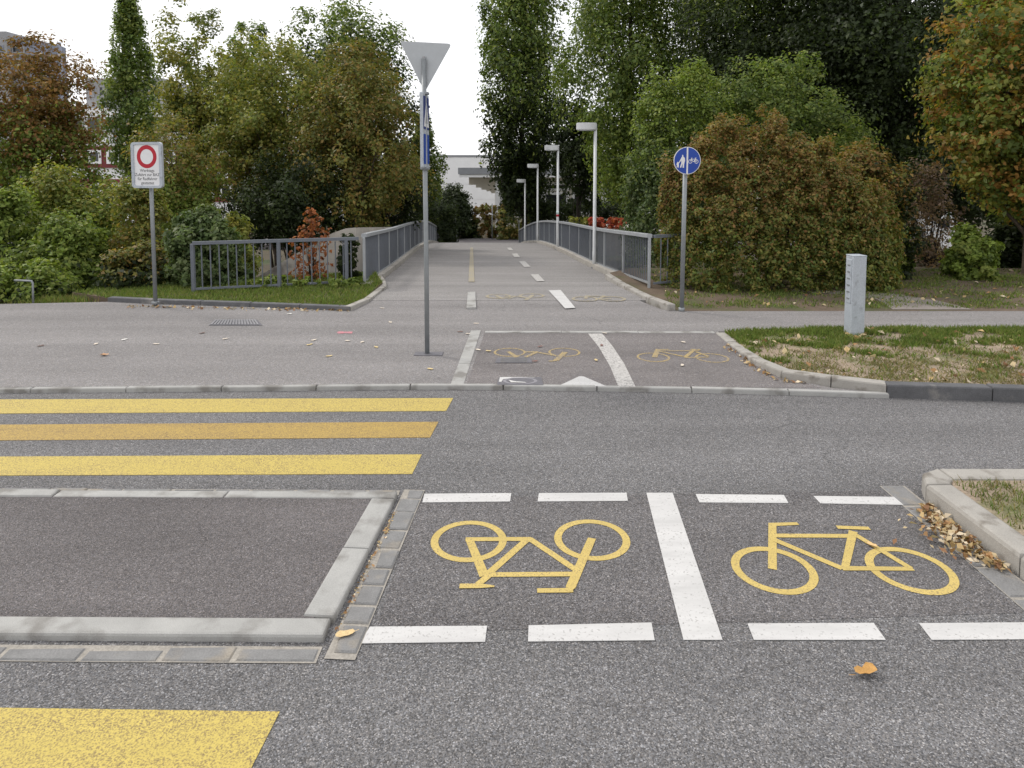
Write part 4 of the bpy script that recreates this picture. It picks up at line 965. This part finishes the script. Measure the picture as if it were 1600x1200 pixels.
def trunk_mesh(base, top, r0, limbs, mat, parent, nl=26, r1=None, stems=1, up=.35):
    """tapered stem(s) with limbs running out to clump centres"""
    v, f = [], []
    def add(path, rad, n=7):
        a, b = tube_geo(path, rad, n, False); k = len(v); v.extend(a); f.extend([tuple(i + k for i in q) for q in b])
    B, T = Vector(base), Vector(top); hh = (T - B)
    for s in range(stems):
        o_ = Vector((rnd(-1, 1), rnd(-1, 1), 0)) * (r0 * 2.5 if stems > 1 else 0)
        wob = [Vector((rnd(-1, 1), rnd(-1, 1), 0)) * r0 * .9 for _ in range(5)]
        path = [B + o_ * (1 + i * .6) + hh * (i / 5) + (wob[i - 1] if 0 < i else Vector()) for i in range(6)]
        add(path, [r0 * 1.25] + [r0 * (1 - .17 * i) for i in range(1, 6)], 9)
    if limbs is not None and len(limbs):
        sel = limbs[rng.permutation(len(limbs))[:nl]]
        for c in sel:
            c = Vector(c); t = min(.95, max(.18, ((c.z - B.z) / max(.1, hh.z)) - up * rnd(.3, 1))); a = B + hh * t
            mid = a.lerp(c, .5) + Vector((rnd(-.1, .1), rnd(-.1, .1), rnd(.02, .2))) * (c - a).length
            rr = r0 * (1 - .75 * t) * .5; add([a, a.lerp(mid, .5) + Vector((0, 0, .04)), mid, c], [rr, rr * .75, rr * .5, rr * .15], 5)
    return obj('trunk', pyd('trunk', v, f, True), mat, parent)
def tree(label, px, Y, ytop, ybot, halfw, pal, ncl, nleaf, leaf_px, shape='round', name='broadleaf_tree', clr=.25, cz=1.0, depth=None, r0=None, colfn=None, nl=24, mat=None, bark=None, group=None, lump=.35, shell=.45, droop=None, aspect=.6, stems=1, jit=.22):
    """tree placed from its picture position: px column, Y distance, crown rows and half width in photo pixels"""
    m = mpp(Y); c = at(px, (ytop + ybot) / 2, Y); rz = (ybot - ytop) / 2 * m; rx = halfw * m; ry = (depth or rx)
    gz = terrain_z(c.x, Y) if Y > 11 else 0
    r = empty(name, (c.x, Y, gz)); tag(r, label, 'tree', group)
    ctr = (0, 0, c.z - gz)
    o, cl = crown('crown', ctr, rx, ry, rz, ncl, nleaf, leaf_px * m, pal, shape, clr, cz, mat, r, colfn, lump, shell, aspect, droop, None, jit)
    trunk_mesh((0, 0, -.3), (0, 0, c.z - gz + rz * .75), r0 or max(.08, rx * .07), cl, bark or M_bark, r, nl, stems=stems)
    return r
def shrub(label, px, Y, ytop, ybot, halfw, pal, ncl, nleaf, leaf_px, name='shrub', shape='bush', clr=.3, depth=None, mat=None, zb=None, stems=4, r0=.03, colfn=None, lump=.35, shell=.35, nl=24, cat='shrub', cz=1.0, group=None, aspect=.6, jit=.22, bark=None):
    m = mpp(Y); c = at(px, (ytop + ybot) / 2, Y); rz = (ybot - ytop) / 2 * m; rx = halfw * m; ry = depth or rx
    gz = zb if zb is not None else terrain_z(c.x, Y)
    r = empty(name, (c.x, Y, gz)); tag(r, label, cat, group); ctr = (0, 0, c.z - gz)
    o, cl = crown('foliage', ctr, rx, ry, rz, ncl, nleaf, leaf_px * m, pal, shape, clr, cz, mat, r, colfn, lump, shell, aspect, None, None, jit)
    trunk_mesh((0, 0, -.2), (0, 0, c.z - gz + rz * .3), r0, cl, bark or M_barkd, r, nl, stems=stems, up=.5).name = 'stem'
    return r
def outline_shape(px, ybot):
    x0, x1 = px[0][0], px[-1][0]; yt = min(p[1] for p in px); c, hw = (x0 + x1) / 2, (x1 - x0) / 2
    return c, hw, yt, ([(p[0] - c) / hw for p in px], [1 - 2 * (p[1] - yt) / (ybot - yt) for p in px])
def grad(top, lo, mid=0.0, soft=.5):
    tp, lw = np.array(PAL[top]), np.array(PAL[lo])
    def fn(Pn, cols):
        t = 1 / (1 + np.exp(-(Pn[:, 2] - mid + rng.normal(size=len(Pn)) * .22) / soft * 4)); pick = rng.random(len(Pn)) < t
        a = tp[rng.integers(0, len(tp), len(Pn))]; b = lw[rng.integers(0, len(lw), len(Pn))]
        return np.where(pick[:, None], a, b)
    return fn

# --- left group
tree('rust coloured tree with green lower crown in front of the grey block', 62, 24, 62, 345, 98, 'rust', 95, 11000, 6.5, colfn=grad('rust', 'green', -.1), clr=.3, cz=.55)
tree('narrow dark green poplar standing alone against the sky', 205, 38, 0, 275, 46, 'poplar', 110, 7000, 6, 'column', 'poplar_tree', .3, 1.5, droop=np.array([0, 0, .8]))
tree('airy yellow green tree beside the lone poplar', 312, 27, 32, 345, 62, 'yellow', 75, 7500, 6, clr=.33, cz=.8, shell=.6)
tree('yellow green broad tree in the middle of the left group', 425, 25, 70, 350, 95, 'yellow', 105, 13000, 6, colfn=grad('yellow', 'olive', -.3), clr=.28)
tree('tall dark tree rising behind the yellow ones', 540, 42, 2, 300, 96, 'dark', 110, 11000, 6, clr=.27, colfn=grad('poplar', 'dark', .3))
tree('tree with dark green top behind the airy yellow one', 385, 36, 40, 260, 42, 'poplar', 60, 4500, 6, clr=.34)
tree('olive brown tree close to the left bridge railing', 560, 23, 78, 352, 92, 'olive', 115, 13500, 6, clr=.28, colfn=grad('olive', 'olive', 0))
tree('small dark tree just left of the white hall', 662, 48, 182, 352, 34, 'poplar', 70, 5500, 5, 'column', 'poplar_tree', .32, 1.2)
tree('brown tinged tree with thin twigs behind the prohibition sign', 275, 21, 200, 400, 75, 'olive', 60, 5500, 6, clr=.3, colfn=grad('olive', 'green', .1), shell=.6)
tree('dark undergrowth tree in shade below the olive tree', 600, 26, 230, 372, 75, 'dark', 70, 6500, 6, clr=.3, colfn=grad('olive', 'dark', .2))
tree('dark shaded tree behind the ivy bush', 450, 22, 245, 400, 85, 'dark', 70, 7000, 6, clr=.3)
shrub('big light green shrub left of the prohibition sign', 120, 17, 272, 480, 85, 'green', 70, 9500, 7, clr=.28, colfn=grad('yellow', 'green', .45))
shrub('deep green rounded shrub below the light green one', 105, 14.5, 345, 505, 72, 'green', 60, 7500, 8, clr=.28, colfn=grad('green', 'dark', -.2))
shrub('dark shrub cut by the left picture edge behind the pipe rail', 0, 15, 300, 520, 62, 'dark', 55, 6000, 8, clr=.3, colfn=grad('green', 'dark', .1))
shrub('low weedy shrub at the paving edge beside the pipe rail', 60, 13, 415, 500, 70, 'green', 45, 4200, 8, clr=.32, colfn=grad('green', 'dark', 0))
shrub('brown green shrub just behind the prohibition sign post', 225, 15.5, 300, 490, 55, 'olive', 55, 6000, 7, clr=.3, colfn=grad('yellow', 'olive', .5))
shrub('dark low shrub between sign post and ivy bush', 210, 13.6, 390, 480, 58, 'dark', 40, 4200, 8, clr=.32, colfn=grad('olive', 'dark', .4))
shrub('glossy variegated ivy bush at the left fence end', 322, 13.8, 336, 462, 58, 'ivy', 85, 9000, 8, 'ivy_bush', mat=M_leaf, clr=.24, depth=.75, zb=.0, colfn=None)
shrub('yellowish upper part of a shrub behind the ivy bush', 362, 15.6, 335, 430, 36, 'yellow', 35, 2600, 7, clr=.32)
shrub('thin red brown shrub with bare stems behind the fence', 487, 13.95, 338, 452, 38, 'redbrown', 110, 520, 7, 'red_shrub', clr=.10, zb=-.0, depth=.3, shell=.7, nl=40, r0=.014, stems=6)
shrub('thin dark green climber beside the railing corner', 545, 13.9, 362, 455, 16, 'dark', 24, 800, 7, clr=.4, zb=.0, depth=.2, nl=12, r0=.012)
shrub('low leafy ground cover along the foot of the fence', 480, 13.25, 437, 458, 85, 'green', 60, 2600, 7, 'ground_cover', 'box', .35, .28, zb=.05, r0=.008, nl=20)
# --- far end of the bridge
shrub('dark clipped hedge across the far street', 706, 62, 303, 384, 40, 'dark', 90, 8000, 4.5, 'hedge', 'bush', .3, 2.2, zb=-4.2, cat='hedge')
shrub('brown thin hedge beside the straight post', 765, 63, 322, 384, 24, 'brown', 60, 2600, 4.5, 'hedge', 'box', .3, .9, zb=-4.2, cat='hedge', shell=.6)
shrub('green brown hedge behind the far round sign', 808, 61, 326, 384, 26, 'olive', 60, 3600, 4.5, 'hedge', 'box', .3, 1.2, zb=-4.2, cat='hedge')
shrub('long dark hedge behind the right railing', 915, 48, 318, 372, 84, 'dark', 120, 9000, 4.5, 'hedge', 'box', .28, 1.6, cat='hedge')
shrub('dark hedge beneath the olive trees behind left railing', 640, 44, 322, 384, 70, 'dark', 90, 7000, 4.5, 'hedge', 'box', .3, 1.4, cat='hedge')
shrub('bright red leaved plant on the wall behind the railing', 948, 21.4, 343, 356, 25, 'red', 22, 700, 6, 'red_plant', 'box', .5, .35, zb=at(948, 357, 21.4).z - .1, r0=.01, cat='plant')
shrub('small yellow green plant behind the railing crest', 905, 26.5, 341, 350, 14, 'yellow', 12, 260, 5, 'plant', 'box', .5, .3, zb=at(905, 352, 26.5).z - .1, r0=.01, cat='plant')
# --- right group
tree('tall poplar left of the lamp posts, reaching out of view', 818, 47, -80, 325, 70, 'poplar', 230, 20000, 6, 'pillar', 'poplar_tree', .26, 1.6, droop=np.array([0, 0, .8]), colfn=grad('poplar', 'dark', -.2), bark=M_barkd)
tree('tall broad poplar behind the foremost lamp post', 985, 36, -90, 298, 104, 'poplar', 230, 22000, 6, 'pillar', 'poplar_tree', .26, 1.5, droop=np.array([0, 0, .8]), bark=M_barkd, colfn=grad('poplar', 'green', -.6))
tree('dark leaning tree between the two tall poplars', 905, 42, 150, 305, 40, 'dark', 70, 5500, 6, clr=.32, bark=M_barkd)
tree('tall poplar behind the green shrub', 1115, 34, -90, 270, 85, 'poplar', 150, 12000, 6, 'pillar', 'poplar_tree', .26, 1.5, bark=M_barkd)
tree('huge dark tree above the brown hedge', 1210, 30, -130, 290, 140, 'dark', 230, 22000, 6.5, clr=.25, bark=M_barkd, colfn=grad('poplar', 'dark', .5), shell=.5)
tree('huge black green tree with forked trunk behind the right path', 1400, 27, -140, 300, 160, 'dark', 260, 25000, 7, clr=.25, bark=M_barkd, r0=.32, shell=.5)
tree('dark filler tree far behind the forked trunk', 1330, 44, -60, 350, 150, 'dark', 150, 12000, 7, clr=.3, bark=M_barkd)
tree('dark tree far right behind the autumn maple', 1590, 32, -150, 380, 130, 'dark', 120, 10000, 8, clr=.3, bark=M_barkd)
tree('autumn maple with yellow and orange leaves at the right edge', 1625, 15, -40, 350, 150, 'maple', 230, 16000, 9.5, name='maple_tree', clr=.26, cz=.5, r0=.14, depth=1.9)
c, hw, yt, sh = outline_shape([(983, 330), (990, 215), (1010, 150), (1040, 108), (1075, 95), (1110, 120), (1135, 170)], 445)
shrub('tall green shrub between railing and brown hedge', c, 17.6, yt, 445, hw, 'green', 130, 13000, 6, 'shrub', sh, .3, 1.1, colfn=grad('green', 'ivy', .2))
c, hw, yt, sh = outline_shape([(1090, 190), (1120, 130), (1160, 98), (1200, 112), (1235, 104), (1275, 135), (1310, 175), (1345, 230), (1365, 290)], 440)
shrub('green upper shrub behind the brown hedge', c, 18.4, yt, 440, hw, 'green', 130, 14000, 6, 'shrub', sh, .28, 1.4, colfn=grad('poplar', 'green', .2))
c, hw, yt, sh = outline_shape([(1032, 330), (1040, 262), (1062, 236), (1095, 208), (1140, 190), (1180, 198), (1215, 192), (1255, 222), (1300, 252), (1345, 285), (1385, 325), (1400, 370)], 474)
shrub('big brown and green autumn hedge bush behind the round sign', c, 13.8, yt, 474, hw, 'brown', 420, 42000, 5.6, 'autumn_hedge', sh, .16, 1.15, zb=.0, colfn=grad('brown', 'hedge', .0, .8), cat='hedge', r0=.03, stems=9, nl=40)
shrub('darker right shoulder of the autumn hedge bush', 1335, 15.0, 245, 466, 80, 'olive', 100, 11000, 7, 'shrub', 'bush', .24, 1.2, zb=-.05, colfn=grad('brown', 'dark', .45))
shrub('small multi stemmed green shrub beside the trodden path', 1388, 15.5, 320, 425, 28, 'green', 34, 2600, 7, clr=.34, zb=0, stems=5, r0=.03, depth=.5)
shrub('rounded bright green shrub below the maple', 1518, 14.6, 362, 455, 40, 'green', 45, 4200, 7.5, clr=.3, zb=0, depth=.6)
shrub('leafless brown thicket beyond the trodden path', 1450, 19, 250, 462, 60, 'dead', 60, 1500, 6, 'thicket', clr=.3, shell=.7, nl=60, r0=.03, stems=8)
shrub('brown green low growth behind the trodden path', 1440, 21, 385, 470, 75, 'olive', 50, 3600, 6, clr=.3)
shrub('dark green undergrowth right of the autumn hedge', 1500, 23, 215, 335, 110, 'dark', 90, 8000, 7, clr=.3, shell=.5)
shrub('dense dark shrub behind the bare thicket', 1350, 24, 260, 420, 80, 'dark', 70, 6000, 7, clr=.3)
shrub('dark shade shrub at the right edge below the maple', 1590, 16.5, 340, 470, 60, 'dark', 50, 4500, 8, clr=.32)

# ------------------------------------------------------------------ grass, weeds, litter
def blades(name, P, hgt, pal, mat, wid=.008, lean=.5):
    n = len(P); a = rng.uniform(0, 2 * math.pi, n); h = hgt * rng.uniform(.4, 1.4, n); w_ = wid * rng.uniform(.6, 1.5, n)
    sx, sy = np.cos(a), np.sin(a); l = rng.normal(size=(n, 2)) * lean * h[:, None]
    v = np.empty((n, 3, 3)); v[:, 0] = P; v[:, 0, 0] -= sx * w_; v[:, 0, 1] -= sy * w_; v[:, 1] = P; v[:, 1, 0] += sx * w_; v[:, 1, 1] += sy * w_
    v[:, 2] = P; v[:, 2, :2] += l; v[:, 2, 2] += h
    me = bpy.data.meshes.new(name); me.vertices.add(n * 3); me.vertices.foreach_set('co', v.reshape(-1)); me.loops.add(n * 3); me.loops.foreach_set('vertex_index', np.arange(n * 3, dtype=np.int32))
    me.polygons.add(n); me.polygons.foreach_set('loop_start', np.arange(0, n * 3, 3, dtype=np.int32)); me.polygons.foreach_set('loop_total', np.full(n, 3, np.int32)); me.update()
    pc = np.array(pal); c = pc[rng.integers(0, len(pc), n)] * rng.uniform(.7, 1.3, n)[:, None]
    at_ = me.color_attributes.new('leaf', 'FLOAT_COLOR', 'POINT'); c4 = np.ones((n, 3, 4)); c4[:, :, :3] = c[:, None, :]; at_.data.foreach_set('color', c4.reshape(-1))
    return obj(name, me, mat)
GRASS = [(.125, .185, .038), (.165, .225, .048), (.090, .140, .032), (.21, .215, .07)]
STRAW = [(.26, .215, .10), (.20, .17, .08), (.14, .14, .05)]
def noise2(x, y): return (np.sin(x * 2.1 + 1.3 * np.sin(y * 1.7)) + np.sin(y * 3.3 + 1.1 * np.sin(x * 2.9)) + .7 * np.sin(x * 6.1 + y * 5.3) + .5 * np.sin(x * 11.7 - y * 13.1)) / 3.2
def scatter(poly, n, dens=None):
    X_ = [p[0] for p in poly]; Y_ = [p[1] for p in poly]; out = []
    k = 0
    while len(out) < n and k < 60:
        k += 1; q = np.column_stack([rng.uniform(min(X_), max(X_), n), rng.uniform(min(Y_), max(Y_), n)])
        c = np.zeros(len(q), bool); j = len(poly) - 1
        for i in range(len(poly)):
            a, b = poly[i], poly[j]; cond = (a[1] > q[:, 1]) != (b[1] > q[:, 1])
            with np.errstate(divide='ignore', invalid='ignore'): xx = (b[0] - a[0]) * (q[:, 1] - a[1]) / (b[1] - a[1]) + a[0]
            c ^= cond & (q[:, 0] < xx); j = i
        q = q[c]
        if dens is not None: q = q[rng.random(len(q)) < dens(q[:, 0], q[:, 1])]
        out.extend(q.tolist())
    return np.array(out[:n])
vpoly = [(p.x, p.y) for p in verge_out if p.x < 17]
vpoly = [p for p in vpoly if p[0] < 12] 
ymid = float(np.mean([G(1400, 560, .1).y]))
def vd(x, y): return np.clip(.12 + .55 * ((y - 8.75) / 1.0) + .85 * noise2(x * 2.3, y * 3.1), .015, 1)
def lift(q, z): return np.column_stack([q, z])
q = scatter(vpoly, 23000, vd); tag(blades('verge_grass', lift(q, np.array([verge_z(x, y) for x, y in q]) - .003), .06, GRASS, M_grassm, .007), 'patchy green grass on the verge around the bollard', 'grass', kind='stuff')
q = scatter(vpoly, 9000, lambda x, y: np.clip(.35 - .5 * ((y - 8.4) / 1.0) + .8 * noise2(x * 3 + 2, y * 3.5), .02, 1)); tag(blades('dry_verge_grass', lift(q, np.array([verge_z(x, y) for x, y in q]) - .003), .035, STRAW, M_grassm, .006, 1.0), 'dry straw coloured grass along the verge kerb', 'grass', kind='stuff')
lp = [(p.x, p.y) for p in lawn_out]
q = scatter(lp, 26000, lambda x, y: np.clip(.75 + .4 * noise2(x * 2, y * 2), .1, 1)); tag(blades('lawn_grass', lift(q, np.full(len(q), LK - .018)), .06, GRASS, M_grassm, .008), 'short green grass in the lawn strip by the fence', 'grass', kind='stuff')
ep = [(G(-300, 477).x, G(-300, 477).y), (G(0, 474).x, G(0, 474).y), (G(180, 470.5).x, G(180, 470.5).y), (G(260, 470).x, G(260, 470).y), (G(262, 458).x, 13.2), (-16, 13.4)]
q = scatter(ep, 16000, lambda x, y: np.clip(.6 + .5 * noise2(x * 2, y * 2), .1, 1)); tag(blades('edge_grass', lift(q, np.array([terrain_z(x, y) for x, y in q])), .12, GRASS + STRAW[:1], M_grassm, .009), 'rough grass fringe along the left paving edge', 'grass', kind='stuff')
hp = [(G(1038, 484).x, G(1038, 484).y), (G(1600, 486).x + 1, G(1600, 486).y), (14, 15.8), (rail_r(15.8).x + .4, 15.8), (rail_r(13.3).x + .3, 13.3)]
q = scatter(hp, 16000, lambda x, y: np.clip(.25 + .6 * noise2(x * 1.5, y * 2), .02, 1)); tag(blades('hedge_foot_grass', lift(q, np.full(len(q), PZ - .014)), .06, GRASS, M_grassm, .008), 'sparse grass at the foot of the autumn hedge', 'grass', kind='stuff')
nvp = [(3.2, 4.82), (3.17, 3.9), (3.19, 2.6), (6, 2.6), (6, 4.82)]
q = scatter(nvp, 11000, lambda x, y: np.clip(.55 + .6 * noise2(x * 3, y * 3), .05, 1)); tag(blades('near_verge_grass', lift(q, np.full(len(q), NK - .022)), .045, GRASS + STRAW, M_grassm, .004), 'grass tufts behind the pale near kerb', 'grass', kind='stuff')

DRY = np.array([(.50, .36, .18), (.36, .21, .10), (.58, .46, .28), (.24, .13, .07), (.62, .52, .38)])
def litter(name, q, z, size, label, flatness=.5, pal=DRY):
    n = len(q); nr = rng.normal(size=(n, 3)) * flatness + np.array([0, 0, 1.0]); c = pal[rng.integers(0, len(pal), n)] * rng.uniform(.7, 1.2, n)[:, None]
    o = obj(name, leaf_mesh(name, lift(q, z), nr, size, c, .6, .12), M_dry); return tag(o, label, 'leaf litter', kind='stuff')
# heap of leaves in the gutter beside the near kerb
t = rng.random(420); yy = 4.62 - t * .72 + rng.normal(size=420) * .03; xx = 2.945 - np.abs(rng.normal(size=420)) * (.05 + .09 * np.sin(np.clip(t, 0, 1) * 3.0)); litter('leaf_heap', np.column_stack([xx, yy]), .016 + rng.random(420) * .035, .048, 'heap of dry brown leaves against the pale near kerb', .6)
t = .15 + .8 * rng.random(120); xx = ia.x + (ib.x - ia.x) * t + .03 + np.abs(rng.normal(size=120)) * .014; yy = ia.y + (ib.y - ia.y) * t; litter('gutter_leaves', np.column_stack([xx, yy]), .012 + rng.random(120) * .008, .021, 'small dry leaf bits in the gutter beside the island end')
q = scatter(vpoly, 130); litter('verge_leaves', q, np.array([verge_z(x, y) for x, y in q]) + .03, .085, 'pale fallen leaves strewn over the verge')
q = scatter(hp, 220); litter('hedge_leaves', q, np.full(len(q), PZ + .01), .08, 'fallen leaves under the autumn hedge')
q = np.array([[*(G(x, 478.5 + (x - 240) * .0205 + abs(rng.normal()) * 2.0, PZ))][:2] for x in rng.uniform(200, 545, 150)]); litter('kerb_leaves', q, np.full(len(q), PZ + .012), .06, 'line of dry leaves along the lawn kerb')
k1 = np.array([[*G(x, y, PZ)][:2] for x, y in zip(rng.uniform(1140, 1215, 60), rng.uniform(0, 1, 60))]) if False else None
q = np.array([[c.x - .06 + rng.normal() * .03, c.y - .05 + rng.normal() * .04] for c in [curve1[i] for i in rng.integers(6, 30, 90)]]); litter('curve_leaves', q, np.full(len(q), PZ + .015), .045, 'dry leaves gathered along the curved verge kerb')
def leafobj(px, py, z, L_, col, label, group=None, curl=.25):
    """single fallen leaf: lobed outline, curled, with a stalk"""
    p = G(px, py, z); a = rnd(0, 6.28); n = 12; v = [(0, 0, .004)]; f = []
    for i in range(n):
        t = 2 * math.pi * i / n; r_ = L_ * .5 * (.62 + .38 * abs(math.cos(t))) * rnd(.85, 1.1); x_, y_ = r_ * math.cos(t), r_ * math.sin(t) * .7
        v.append((x_, y_, .004 + curl * (y_ ** 2) / L_ * 3 + curl * x_ * x_ / L_ * .6 + rnd(0, .004)))
    f = [(0, i + 1, (i + 1) % n + 1) for i in range(n)]
    k = len(v); v += [(L_ * .45, -.002, .008), (L_ * .45, .002, .008), (L_ * .75, .003, .014), (L_ * .75, 0, .014)]; f.append((k, k + 1, k + 2, k + 3))
    me = pyd('fallen_leaf', v, f, True); o = obj('fallen_leaf', me, surf('dry_%02d%02d%02d' % tuple(int(c * 99) for c in col), col, .8, 0, .25, 40, .15, 200), None, (p.x, p.y, z)); o.rotation_euler = (0, 0, a)
    return tag(o, label, 'leaf', group)
leafobj(538, 992, .016, .10, (.62, .46, .24), 'large pale tan leaf on the gutter setts at the island corner')
o = leafobj(1352, 1054, .003, .12, (.50, .28, .09), 'curled brown leaf lying on the open road', curl=1.1)
leafobj(163, 556, PZ, .11, (.50, .30, .17), 'curled tan leaf on the paving behind the crossing', curl=.9)
leafobj(1362, 852, .012, .07, (.62, .42, .2), 'small orange leaf on the upright bicycle symbol')
for x, y, c in ((514, 557, 0), (588, 543, 0), (672, 577, 0), (490, 532, 1), (484, 539, 0), (543, 533, 1), (150, 538, 1), (195, 531, 2), (244, 538, 1), (316, 521, 3), (352, 530, 1), (64, 541, 3), (610, 504, 1), (452, 491, 2), (597, 482, 1), (566, 535, 1), (732, 522, 1), (744, 506, 1), (719, 519, 3)):
    leafobj(x, y, PZ, .09, [(.60, .47, .24), (.66, .58, .48), (.72, .70, .66), (.16, .10, .08)][c], 'small dry leaf lying on the open grey paving', 'leaves on the paving')
for x, y, c in ((931, 563, 0), (940, 540, 3), (1066, 571, 1), (1067, 535, 1), (844, 542, 3), (763, 549, 0), (747, 547, 1), (945, 521, 1), (836, 565, 3)):
    leafobj(x, y, PZ + .008, .08, [(.60, .47, .24), (.66, .58, .48), (.72, .70, .66), (.20, .10, .08)][c], 'small dry leaf lying on the cycle bay', 'leaves on the cycle bay')
